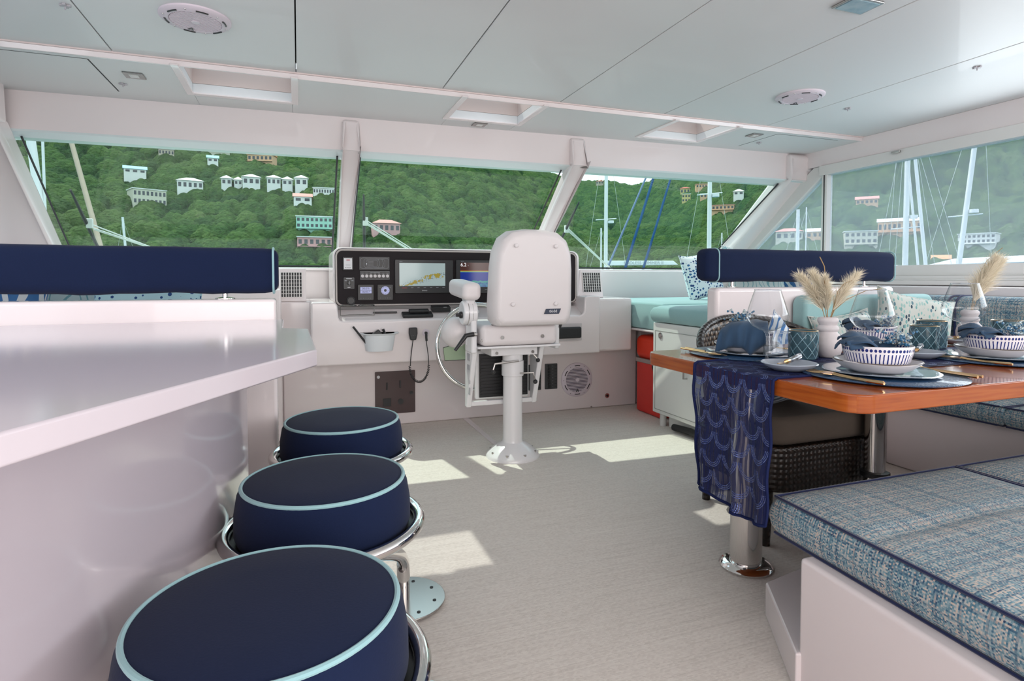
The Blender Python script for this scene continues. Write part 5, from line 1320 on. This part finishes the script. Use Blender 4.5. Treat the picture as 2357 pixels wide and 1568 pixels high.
put(get('teal', mk_teal), 'teal diamond cut tumbler with gold rim left of the white vase', (1.478, 1.392, TZ + .003), 0, 'teal tumblers')
put(get('teal', mk_teal), 'front one of the two teal tumblers in the middle of the table', (2.01, 1.385, TZ + .003), .4, 'teal tumblers')
put(get('teal', mk_teal), 'rear one of the two teal tumblers in the middle of the table', (2.15, 1.455, TZ + .003), .9, 'teal tumblers', sc=1.1)
put(get('teal', mk_teal), 'teal tumbler behind the right hand bowl', (2.42, 1.37, TZ + .003), .2, 'teal tumblers', sc=1.1)
put(get('vase', mk_vase), 'speckled white bud vase holding pampas beside the teal tumbler', (1.588, 1.400, TZ + .003), 0, 'bud vases', 'vase')
put(get('vase', mk_vase), 'speckled white bud vase at the right behind the wine glass', (2.46, 1.52, TZ + .003), .7, 'bud vases', 'vase')
def plume(label, base, az, lean, L_, seed, fluff=1.0, group=None):
    rg = random.Random(seed); t = thing('pampas_plume', label, 'pampas grass', base, 0, group)
    d = Vector((math.cos(az) * math.sin(lean), math.sin(az) * math.sin(lean), math.cos(lean))); side_ = d.cross(Vector((0, 0, 1))).normalized(); up2 = side_.cross(d)
    def C(f): return d * L_ * f + Vector((math.cos(az), math.sin(az), -.4)) * (L_ * .16 * f * f)
    q = MB(); q.tube([C(i / 8) + Vector((0, 0, -.03)) * (1 - min(1, i / 2)) for i in range(9)], .0011, 5); q.build('stem', dry, t)
    vs, fs = [], []
    for k in range(int(1500 * fluff)):
        f = rg.uniform(.16, .92) ** .9; p = C(f); a = rg.uniform(0, 2 * PI); sp_ = rg.uniform(.05, .62) * (1.0 - .45 * f)
        dd = (d + (side_ * math.cos(a) + up2 * math.sin(a)) * sp_).normalized(); hl = L_ * rg.uniform(.28, .50) * (1.2 - .62 * f)
        wv = dd.cross(Vector((rg.uniform(-1, 1), rg.uniform(-1, 1), rg.uniform(-1, 1)))).normalized() * .00045
        bend = (side_ * math.cos(a) + up2 * math.sin(a)) * hl * .16 + Vector((0, 0, -.13 * hl))
        b = len(vs); vs += [p - wv, p + wv, p + dd * hl * .55 + wv, p + dd * hl * .55 - wv, p + dd * hl + bend]
        fs += [(b, b + 1, b + 2, b + 3), (b + 3, b + 2, b + 4)]
    me = bpy.data.meshes.new('plume'); me.from_pydata([tuple(v) for v in vs], [], fs); me.materials.append(pampas)
    o = bpy.data.objects.new('plume_fluff', me); COL.objects.link(o); o.parent = t; o['kind'] = 'stuff'
    return t
PG = 'pampas plumes in the bud vases'
bs = (1.588, 1.400, TZ + .122)
ca = R(-20)   # azimuth of "right in the picture"
plume('broad cream pampas plume leaning to the upper left', bs, ca + PI + .2, R(30), .165, 1, 1.3, PG); plume('upright cream pampas plume in the centre of the front vase', bs, ca + PI - .5, R(10), .155, 2, 1.3, PG)
plume('cream pampas plume leaning to the upper right', bs, ca + .1, R(27), .165, 3, 1.1, PG); plume('small cream pampas plume at the left of the front vase', bs, ca + PI + .9, R(20), .145, 4, 1.0, PG)
b2 = (2.46, 1.52, TZ + .122)
plume('cream pampas plume leaning right out of the far vase', b2, ca + .1, R(26), .23, 5, 1.2, PG); plume('second cream pampas plume behind the right wine glass', b2, ca - .6, R(12), .22, 6, 1.2, PG)
def stalk(label, base, pts, r=.0012):
    q = MB(); q.tube([Vector(p) for p in pts], r, 5); tag(q.build('dried_stalk', dry, None, loc=base), label, 'dried stalk', 'dried stalks')
rt = Vector((math.cos(ca), math.sin(ca), 0))
def V3(u, z): return tuple(rt * u + Vector((0, 0, z)))
stalk('curved brown stalk bending right over the middle wine glass', bs, [V3(.0, -.02), V3(.02, .03), V3(.06, .065), V3(.12, .092), V3(.17, .098)])
stalk('brown stalk arching up to the right from the front vase', bs, [V3(.0, -.02), V3(.02, .05), V3(.03, .09), V3(.05, .115), V3(.075, .125)])
stalk('thin golden stalk rising above the front plumes', bs, [V3(0, -.02), V3(-.005, .09), V3(-.015, .17), V3(-.03, .20)], .0014)
stalk('thin golden stalk rising out of the far vase to the right', b2, [V3(0, -.02), V3(.02, .12), V3(.06, .20), V3(.12, .25)], .0012)
# ================================================================= OUTSIDE: bay, forested hills, houses, boats
SEA = -2.2
struct(MB().quad((-900, -900, SEA), (900, -900, SEA), (900, 900, SEA), (-900, 900, SEA)).build('sea', seam_water, smooth=False))
AZP = np.array([-70, -30, 10, 17, 21.5, 23.2, 24.9, 27, 29.5, 31.6, 33.2, 34.6, 37, 41, 50, 62, 80, 120.])
TOP = np.array([.33, .33, .31, .26, .192, .178, .165, .160, .162, .153, .156, .168, .190, .24, .29, .30, .28, .2])
NEAR = np.array([.06, .06, .085, .075, .06, .05, .045, .040, .036, .040, .040, .036, .030, .022, .02, .02, .02, .0])
def ground(x, y):
    r = np.hypot(x, y); az = np.degrees(np.arctan2(x, y))
    top = np.interp(az, AZP, TOP); near = np.interp(az, AZP, NEAR)
    r1 = np.interp(az, [-30, 10, 30, 60], [680, 700, 880, 800]); r0 = np.interp(az, [-30, 10, 30, 60], [210, 215, 255, 280])
    s = np.clip((r - r0) / (r1 - r0), 0, 1.12); s2 = np.where(s < 1, s ** .97, 1 - (s - 1) * .8)
    und = 8 * np.sin(x * .031 + .7) * np.sin(y * .027 + x * .009) + 4 * np.sin(x * .041 + y * .05) + 3.0 * np.sin(az * .35) * np.clip(s, 0, 1)
    h = SEA + (top * r1 - SEA + 1) * s2 + und * np.clip(s * 4, 0, 1) * np.clip(1.15 - s, .15, 1)
    rn = r0 + 70; hn = SEA + (near * rn - SEA + 1) * np.exp(-((r - rn) / 42.) ** 2)
    return np.where(r < r0, SEA - .5 + np.clip((r - (r0 - 8)) / 8, 0, 1) * .6, np.maximum(h, np.where(r > r0, hn, SEA)))
def crowns(x, y, cell, hgt, seed):
    gx, gy = np.floor(x / cell), np.floor(y / cell); best = np.zeros_like(x); tint = np.zeros_like(x)
    for dx in (-1, 0, 1):
        for dy in (-1, 0, 1):
            ix, iy = gx + dx, gy + dy
            h1 = np.modf(np.abs(np.sin(ix * 127.1 + iy * 311.7 + seed) * 43758.5453))[0]; h2 = np.modf(np.abs(np.sin(ix * 269.5 + iy * 183.3 + seed) * 43758.5453))[0]
            h3 = np.modf(np.abs(np.sin(ix * 419.2 + iy * 371.9 + seed) * 43758.5453))[0]
            cx_, cy_ = (ix + .15 + .7 * h1) * cell, (iy + .15 + .7 * h2) * cell; rr = cell * (.50 + .35 * h3)
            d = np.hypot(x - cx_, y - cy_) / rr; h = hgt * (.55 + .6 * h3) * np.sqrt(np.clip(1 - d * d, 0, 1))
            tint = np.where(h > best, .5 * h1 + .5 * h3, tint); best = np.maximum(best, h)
    return best, tint
A0, A1, NA, NR = -27, 72, 1100, 460
aa = np.radians(np.linspace(A0, A1, NA)); rr_ = 200 * (960 / 200.) ** np.linspace(0, 1, NR)
RR, AA = np.meshgrid(rr_, aa, indexing='ij'); GX, GY = RR * np.sin(AA), RR * np.cos(AA)
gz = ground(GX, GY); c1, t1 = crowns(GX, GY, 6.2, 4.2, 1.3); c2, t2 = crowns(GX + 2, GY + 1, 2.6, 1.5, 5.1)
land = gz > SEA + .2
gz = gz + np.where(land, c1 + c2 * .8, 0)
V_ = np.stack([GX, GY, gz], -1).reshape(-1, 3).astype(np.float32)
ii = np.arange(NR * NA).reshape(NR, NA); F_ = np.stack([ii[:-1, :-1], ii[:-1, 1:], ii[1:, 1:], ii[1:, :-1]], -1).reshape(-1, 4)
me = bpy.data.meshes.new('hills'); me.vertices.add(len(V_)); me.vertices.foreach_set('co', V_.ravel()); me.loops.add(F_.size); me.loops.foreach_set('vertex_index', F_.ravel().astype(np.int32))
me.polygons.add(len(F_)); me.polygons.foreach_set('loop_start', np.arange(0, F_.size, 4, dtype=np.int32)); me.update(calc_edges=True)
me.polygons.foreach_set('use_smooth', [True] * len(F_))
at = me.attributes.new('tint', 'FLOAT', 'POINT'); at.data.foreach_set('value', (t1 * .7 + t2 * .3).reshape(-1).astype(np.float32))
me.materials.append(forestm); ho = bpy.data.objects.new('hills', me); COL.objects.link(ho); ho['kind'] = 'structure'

def hz(x, y): return float(ground(np.array([x]), np.array([y]))[0])
def polar(az, r): return r * math.sin(R(az)), r * math.cos(R(az))
hm = {}
def hmat(c, nm):
    if nm not in hm: hm[nm] = noisy(mat('plaster_' + nm, c, .8), tuple(v * .88 for v in c), .6, .5)
    return hm[nm]
CW = dict(cream=(.62, .60, .50), white=(.74, .74, .72), peach=(.68, .42, .26), pink=(.62, .34, .34), mint=(.36, .62, .52), yellow=(.62, .50, .22), tan=(.50, .42, .34))
RC = dict(white=(.78, .80, .80), blue=(.32, .52, .66), red=(.45, .12, .08), orange=(.70, .34, .16), teal=(.32, .58, .58), grey=(.45, .46, .46), pinkroof=(.62, .30, .26))
def house(label, az, r, w, d, h, wall, roof, rk='flat', rows=1, cols=5, rot=0, dz=3.6, group='houses on the hillside'):
    k = math.cos(R(az - 20.1)); w *= k * k; h *= k; x, y = polar(az, r); z = hz(x, y) + dz
    t = thing('house', label, 'house', (x, y, z), -R(az) + R(rot), group)
    wm = hmat(CW[wall], wall); rm = hmat(RC[roof], 'roof_' + roof)
    MB().box(-w / 2, w / 2, -d / 2, d / 2, -9, h).build('walls', wm, t)
    if rk == 'flat': MB().box(-w / 2 - .3, w / 2 + .3, -d / 2 - .3, d / 2 + .3, h, h + .35).build('roof', rm, t)
    elif rk == 'gable':
        q = MB(); q.hexa([(-w / 2 - .5, -d / 2 - .5, h), (w / 2 + .5, -d / 2 - .5, h), (w / 2 + .5, d / 2 + .5, h), (-w / 2 - .5, d / 2 + .5, h), (-w / 2 - .5, -.1, h + 1.8), (w / 2 + .5, -.1, h + 1.8), (w / 2 + .5, .1, h + 1.8), (-w / 2 - .5, .1, h + 1.8)]); q.build('roof', rm, t)
    else:
        q = MB(); k = max(.2, w / 2 - d / 2); q.hexa([(-w / 2 - .6, -d / 2 - .6, h), (w / 2 + .6, -d / 2 - .6, h), (w / 2 + .6, d / 2 + .6, h), (-w / 2 - .6, d / 2 + .6, h), (-k, -.1, h + 1.7), (k, -.1, h + 1.7), (k, .1, h + 1.7), (-k, .1, h + 1.7)]); q.build('roof', rm, t)
    for j in range(rows):
        for i in range(cols):
            xx = -w / 2 + w * (i + .5) / cols; zz = h * (j + .5) / rows
            MB().box(xx - w / cols * .28, xx + w / cols * .28, -d / 2 - .06, -d / 2 + .05, zz - h / rows * .24, zz + h / rows * .26).build('window', dgl, t)
    if w > 12:
        MB().box(-w / 2, w / 2, -d / 2 - 1.2, -d / 2, -.2, .0).build('balcony', wm, t)
    return t
for a in [
 ('large cream apartment house with rows of windows on the left hillside', -11.82, 284, 16.5, 9, 7.5, 'cream', 'white', 'flat', 2, 8, 14, 1.5),
 ('white house with a red roofed wing on the ridge left of the pavilion row', -8.65, 297, 13, 7, 4.2, 'white', 'white', 'hip', 1, 5, 0, 3.2),
 ('pale blue roofed house half buried in trees at the left', -12.6, 317, 12, 6, 2.2, 'white', 'blue', 'gable', 1, 3, 0, 4.4),
 ('small white pavilion house leftmost of the row', -5.85, 295, 5.2, 5, 3.4, 'white', 'white', 'hip', 1, 2, 0, 4.0),
 ('second small white pavilion house of the row', -4.92, 294, 4.0, 5, 2.8, 'white', 'white', 'hip', 1, 2, 0, 3.6),
 ('widest white pavilion house of the row with a dark window', -3.85, 291, 8.6, 6, 4.0, 'white', 'white', 'hip', 1, 3, 0, 4.2),
 ('white pavilion house right of the widest one', -2.0, 289, 6.6, 6, 3.6, 'white', 'white', 'hip', 1, 3, 0, 4.0),
 ('small white pavilion house fifth in the row', -.85, 288, 5.0, 5, 3.0, 'white', 'white', 'hip', 1, 2, 0, 3.8),
 ('white pavilion house rightmost of the row', .35, 286, 6.0, 5, 4.0, 'white', 'white', 'hip', 1, 2, 0, 4.0),
 ('cream house with long balcony just under the window header', -6.64, 361, 17, 8, 4.5, 'cream', 'white', 'flat', 1, 7, 0, 3.6),
 ('peach house with an orange gable roof high on the hill', -2.92, 352, 15.5, 8, 3.8, 'peach', 'orange', 'gable', 1, 6, -18, 3.8),
 ('tiny teal roofed house below the cream balcony house', -6.89, 329, 6, 5, 2.2, 'white', 'teal', 'gable', 1, 2, 0, 4.4),
 ('faint tan house half hidden in trees near the window header', -10.36, 341, 9, 6, 3.4, 'tan', 'grey', 'flat', 1, 5, 0, 2.6),
 ('white house with a pink gable left of the first pillar', .45, 271, 8.2, 6, 2.6, 'white', 'pinkroof', 'gable', 1, 2, 0, 3.6),
 ('long white veranda house beside the first pillar', 2.3, 279, 10, 5, 2.8, 'white', 'white', 'flat', 1, 8, 0, 3.2),
 ('long mint green two storey house beside the first pillar', 1.45, 253, 15.5, 6, 5.0, 'mint', 'white', 'flat', 2, 8, 0, 2.2),
 ('low long pink house below the mint green one', 1.45, 240, 14, 6, 3.6, 'pink', 'white', 'flat', 1, 6, 0, 2.2),
 ('pink house low in the middle windshield behind the wiper', 7.9, 249, 11.5, 6, 3.8, 'pink', 'pinkroof', 'hip', 1, 5, 10, 2.6),
 ('tiny brown roofed house on the far ridge line', 28.6, 771, 10, 8, 4.0, 'tan', 'red', 'hip', 1, 3, 0, 5.0),
 ('yellow and red house upper one of the pair on the far hill', 36.55, 545, 9, 6, 5.0, 'yellow', 'red', 'hip', 1, 3, 0, 4.5),
 ('yellow house lower one of the pair on the far hill', 36.65, 476, 7, 6, 6.5, 'yellow', 'white', 'flat', 2, 3, 0, 3.0),
 ('long tan house right of the yellow pair', 38.1, 494, 12, 6, 3.0, 'peach', 'pinkroof', 'flat', 1, 5, 8, 4.0),
 ('short tan house below the long tan one', 38.35, 452, 8, 6, 3.0, 'peach', 'white', 'flat', 1, 3, 0, 4.0),
 ('long pink roofed house right of the tall mast in the right windshield', 39.9, 393, 15, 7, 3.0, 'peach', 'pinkroof', 'flat', 1, 6, 0, 3.6),
 ('small white house above the pink roofed one beside the right pillar', 41.23, 402, 7, 5, 2.6, 'white', 'white', 'hip', 1, 2, 0, 4.6),
 ('cream house with red roof leftmost seen through the triangular window', 45.45, 305, 14, 7, 4.4, 'cream', 'pinkroof', 'hip', 1, 4, 0, 2.4),
 ('white roofed peach house right of it, next to the window post', 47.7, 305, 12, 7, 3.4, 'peach', 'white', 'gable', 1, 4, 0, 3.0),
 ('cream two storey house with balconies right of the window post', 50.85, 303, 17, 8, 6.5, 'cream', 'white', 'flat', 2, 6, 6, 1.6),
 ('long peach resort house behind the first masts of the side window', 53.6, 312, 23, 8, 5.5, 'peach', 'white', 'gable', 1, 9, 0, 3.2),
 ('tan house above the cream balcony house', 51.3, 345, 13, 7, 3.0, 'peach', 'pinkroof', 'gable', 1, 5, 0, 4.4),
 ('large white stepped house at the right of the side window', 58.7, 308, 20, 9, 5.0, 'white', 'white', 'flat', 2, 8, -10, 2.2),
 ('low orange gabled house near the shore behind the masts', 56.4, 292, 9, 6, 2.2, 'peach', 'orange', 'gable', 1, 2, 0, 1.4)]:
    house(*a)
# ---- masts, boats
def mast(label, az, r, h, rad, lean=0, spreaders=(), radar=None, z0=SEA, group='sailboat masts', leany=0):
    x, y = polar(az, r); t = thing('mast', label, 'mast', (x, y, z0), -R(az), group)
    MB().cyl((0, 0, 0), (lean * h, leany * h, h), rad, rad * .85, 16).build('spar', mastm, t)
    for z in spreaders: MB().cyl((lean * z - .9, 0, z), (lean * z + .9, 0, z + .1), .04, n=8).build('spreader', mastm, t)
    if radar: MB().cyl((lean * radar + rad + .25, 0, radar), (lean * radar + rad + .25, 0, radar + .22), .26, n=20).build('radar_dome', mastm, t)
    for sx in (-1, 1): MB().tube([(lean * h * .98, 0, h * .98), (sx * 2.2, 0, .8)], .012, 4).build('shroud', wire, t)
    return t
def az_of(px): return 20.1 + math.degrees(math.atan((px - 1178.5) / 1342))
mast('tall white mast left in the right windshield with a radar dome', az_of(1394), 52, 17, .17, 0.0, (8.3,), 8.0)
mast('thin short mast left of the mast with the radar dome', az_of(1383), 64, 8.6, .10)
mast('tall white mast in the middle of the right windshield', az_of(1631), 46, 15, .17, .0, (9.4,), 9.2)
mast('thin mast near the right pillar', az_of(1660), 80, 9, .09)
mast('white mast seen through the triangular side window', az_of(1834), 60, 9.5, .17)
mast('thin pole beside the mast in the triangular window', az_of(1853), 62, 9.9, .06)
mast('tall white mast with spreaders, leftmost in the side window', az_of(2082), 50, 16, .19, .0, (6.7,), 7.4)
mast('tall white mast leaning right with a radar dome in the side window', az_of(2190), 48, 16, .16, .085, (7.2,), 7.4)
mast('slim leaning spar left of the pair in the side window', az_of(2129), 47, 16, .08, -.10)
mast('thicker leaning spar right of the pair in the side window', az_of(2147), 46, 16, .11, -.10)
mast('short white mast far off in the left windshield', az_of(300), 90, 11.0, .16, -.06)
def spar(label, a, b, r, m=mastm, name='mast', cat='mast', group=None):
    a, b = Vector(a), Vector(b); d = b - a; a2 = a - d * 1.2; a2 = a - d * max(0.0, (a.z - .42) / max(d.z, .01)); b2 = b + d * 1.2
    o = MB().cyl(a2, b2, r, n=14).build(name, m); tag(o, label, cat, group); return o
# masts and lines close to the bow of this boat
spar('thick white mast at the left edge of the left windshield', (-5.35, 15.88, 2.2), (-5.59, 16.02, 4.26), .088)
spar('thinner pale spar right of the thick white mast', (-5.30, 15.9, 1.6), (-5.32, 15.92, 3.6), .028)
spar('tan furled sail leaning across the left windshield', (-2.56, 9.48, 1.48), (-3.29, 10.88, 3.18), .034, ropet, 'furled_sail', 'sail')
spar('grey blue mooring line, left one of three in the right windshield', (3.27, 5.74, 1.19), (4.29, 6.58, 2.36), .012, noisy(mat('grey_rope', (.08, .14, .24), .7), (.05, .09, .18), 30, .6), 'mooring_line', 'rope', 'blue lines before the bow')
spar('bright blue mooring line, middle one of three in the right windshield', (3.41, 5.68, 1.07), (4.38, 6.55, 2.36), .016, ropeb, 'mooring_line', 'rope', 'blue lines before the bow')
spar('bright blue mooring line, right one of three in the right windshield', (3.60, 5.61, 1.07), (4.59, 6.47, 2.36), .014, ropeb, 'mooring_line', 'rope', 'blue lines before the bow')
# wipers on the outside of the windshield
def wiper(label, tip, base, hinge, arms):
    t = thing('windshield_wiper', label, 'wiper', hinge)
    h = Vector(hinge); q = MB(); q.tube([Vector(tip) - h, (Vector(tip) + Vector(base)) / 2 - h, Vector(base) - h], [.006, .011, .010], 8); q.build('blade', blk, t)
    for a, b in arms:
        q = MB(); q.tube([Vector(a) - h, Vector(b) - h], .0042, 8); q.build('arm', mastm, t)
    MB().box(-.018, .018, -.012, .012, -.03, .03).build('hinge', mastm, t, bevel=.004)
def ext(a, b, k): a, b = Vector(a), Vector(b); return tuple(a + (b - a) * k)
p = (-1.235, 4.39, 1.345)
wiper('windshield wiper with twin rods on the left window', (-1.262, 4.16, 1.522), (-1.242, 4.56, 1.205), p, [((-1.225, 4.395, 1.338), ext((-1.193, 4.395, 1.336), (-.962, 4.533, 1.227), 2.2)), ((-1.225, 4.42, 1.318), ext((-1.225, 4.425, 1.313), (-1.0, 4.534, 1.227), 2.2)), ((-1.225, 4.43, 1.31), ext((-1.21, 4.43, 1.309), (-.985, 4.539, 1.223), 2.2))])
p = (.455, 4.30, 1.405)
wiper('windshield wiper with twin rods on the middle window', (.424, 4.102, 1.568), (.470, 4.53, 1.23), p, [((.46, 4.315, 1.40), ext((.478, 4.315, 1.40), (.770, 4.508, 1.247), 1.6)), ((.46, 4.326, 1.391), ext((.457, 4.326, 1.391), (.749, 4.508, 1.247), 1.6)), ((.47, 4.305, 1.408), ext((.49, 4.305, 1.408), (.79, 4.50, 1.25), 1.6))])
p = (2.055, 4.32, 1.398)
wiper('windshield wiper with twin rods on the right window', (2.045, 4.078, 1.588), (2.05, 4.42, 1.315), p, [((2.05, 4.32, 1.396), (2.689, 4.719, 1.08)), ((2.073, 4.328, 1.39), (2.748, 4.744, 1.06)), ((2.06, 4.31, 1.405), (2.72, 4.735, 1.07))])
q = MB()
for x in (.719, .817, 1.241, 1.337):
    q.tube([(x, 4.75, 1.05), (x + (.012 if x < 1 else -.02), 4.70, 1.18), (x - .01, 4.62, 1.24)], .005, 6)
for k in range(7): q.tube([(.72, 4.73 - k * .015, 1.07 + k * .024), (1.33, 4.73 - k * .015, 1.07 + k * .024)], .0012, 4)
tag(q.build('wiper_linkage', blk), 'thin dark wire rack standing outside behind the helm pod', 'wire rack')
# boats
def boat(label, az, r, L_, name='sailboat', hull=None, cat='boat', rot=0, dark=False, cabin=True, z0=SEA, h=1.4):
    x, y = polar(az, r); t = thing(name, label, cat, (x, y, z0), -R(az) + R(rot)); hull = hull or boatm
    q = MB(); q.hexa([(-L_ / 2, -1.6, h), (L_ / 2 + .8, -.4, h + .3), (L_ / 2 + .8, .4, h + .3), (-L_ / 2, 1.6, h), (-L_ / 2 + .3, -1.2, -.2), (L_ / 2 - .6, -.2, -.2), (L_ / 2 - .6, .2, -.2), (-L_ / 2 + .3, 1.2, -.2)]); q.build('hull', hull, t, bevel=.1)
    if cabin:
        q = MB(); q.hexa([(-L_ * .28, -1.2, h), (L_ * .22, -1.0, h), (L_ * .22, 1.0, h), (-L_ * .28, 1.2, h), (-L_ * .24, -1.0, h + 1.1), (L_ * .12, -.8, h + .9), (L_ * .12, .8, h + .9), (-L_ * .24, 1.0, h + 1.1)]); q.build('cabin', boatm, t, bevel=.08)
        MB().box(-L_ * .20, L_ * .10, -1.16, -.9, h + .35, h + .7).build('cabin_window', dgl, t)
    return t
es = boat('white sailboat with a lettered boom cover in the right windshield', az_of(1478), 52, 8.5)
q = MB(); q.hexa([(-2.9, -.22, 4.30), (3.0, -.22, 4.32), (2.6, -.12, 4.68), (-3.1, -.12, 4.72), (-2.9, .22, 4.30), (3.0, .22, 4.32), (2.6, .12, 4.68), (-3.1, .12, 4.72)]); bc = q.build('boom_cover', hmat((.72, .76, .76), 'sailcover'), es, bevel=.05)
text_mesh('ENDLESS SUMMER II', .38, hmat((.30, .34, .36), 'letter_grey'), bc, (.1, -.24, 4.50), RX)
q = MB(); q.tube([(-2.9, 0, 3.2), (-1.8, 0, 3.62), (-.2, 0, 3.82), (1.4, 0, 3.72), (2.6, 0, 3.50)], [.10, .20, .24, .16, .08], 8); q.build('bimini', boatm, es)
for x in (-2.4, -.8, .8, 2.4): MB().cyl((x, 0, 1.6), (x, 0, 3.55), .04, n=8).build('bimini_post', mastm, es)
my = boat('white motor yacht with dark side windows at the lower right of the side window', az_of(2330), 60, 13, 'motor_yacht', h=2.4, cabin=False)
q = MB(); q.hexa([(-5.5, -1.8, 4.2), (6, -1.8, 4.5), (6, 1.8, 4.5), (-5.5, 1.8, 4.2), (-3.6, -1.5, 4.75), (6, -1.5, 5.1), (6, 1.5, 5.1), (-3.6, 1.5, 4.75)]); q.build('hardtop', boatm, my, bevel=.1)
MB().box(-4.2, 6, -1.5, 1.5, 2.3, 4.3).build('saloon', boatm, my, bevel=.1); MB().box(-3.4, -.4, -1.56, -1.4, 3.0, 4.0).build('cabin_window', dgl, my); MB().box(.2, 5.6, -1.56, -1.4, 3.0, 4.0).build('cabin_window', dgl, my)
boat('navy hulled boat behind the right pillar, seen in the triangular window', az_of(1795), 70, 6, hull=navyhull, h=4.6, cabin=False)
boat('small white boat at the right end of the right navy bolster', az_of(2070), 78, 3.6, h=3.6)
boat('navy covered boat at the right edge of the right windshield', az_of(1655), 72, 4, hull=navyhull, h=5.0, cabin=False)
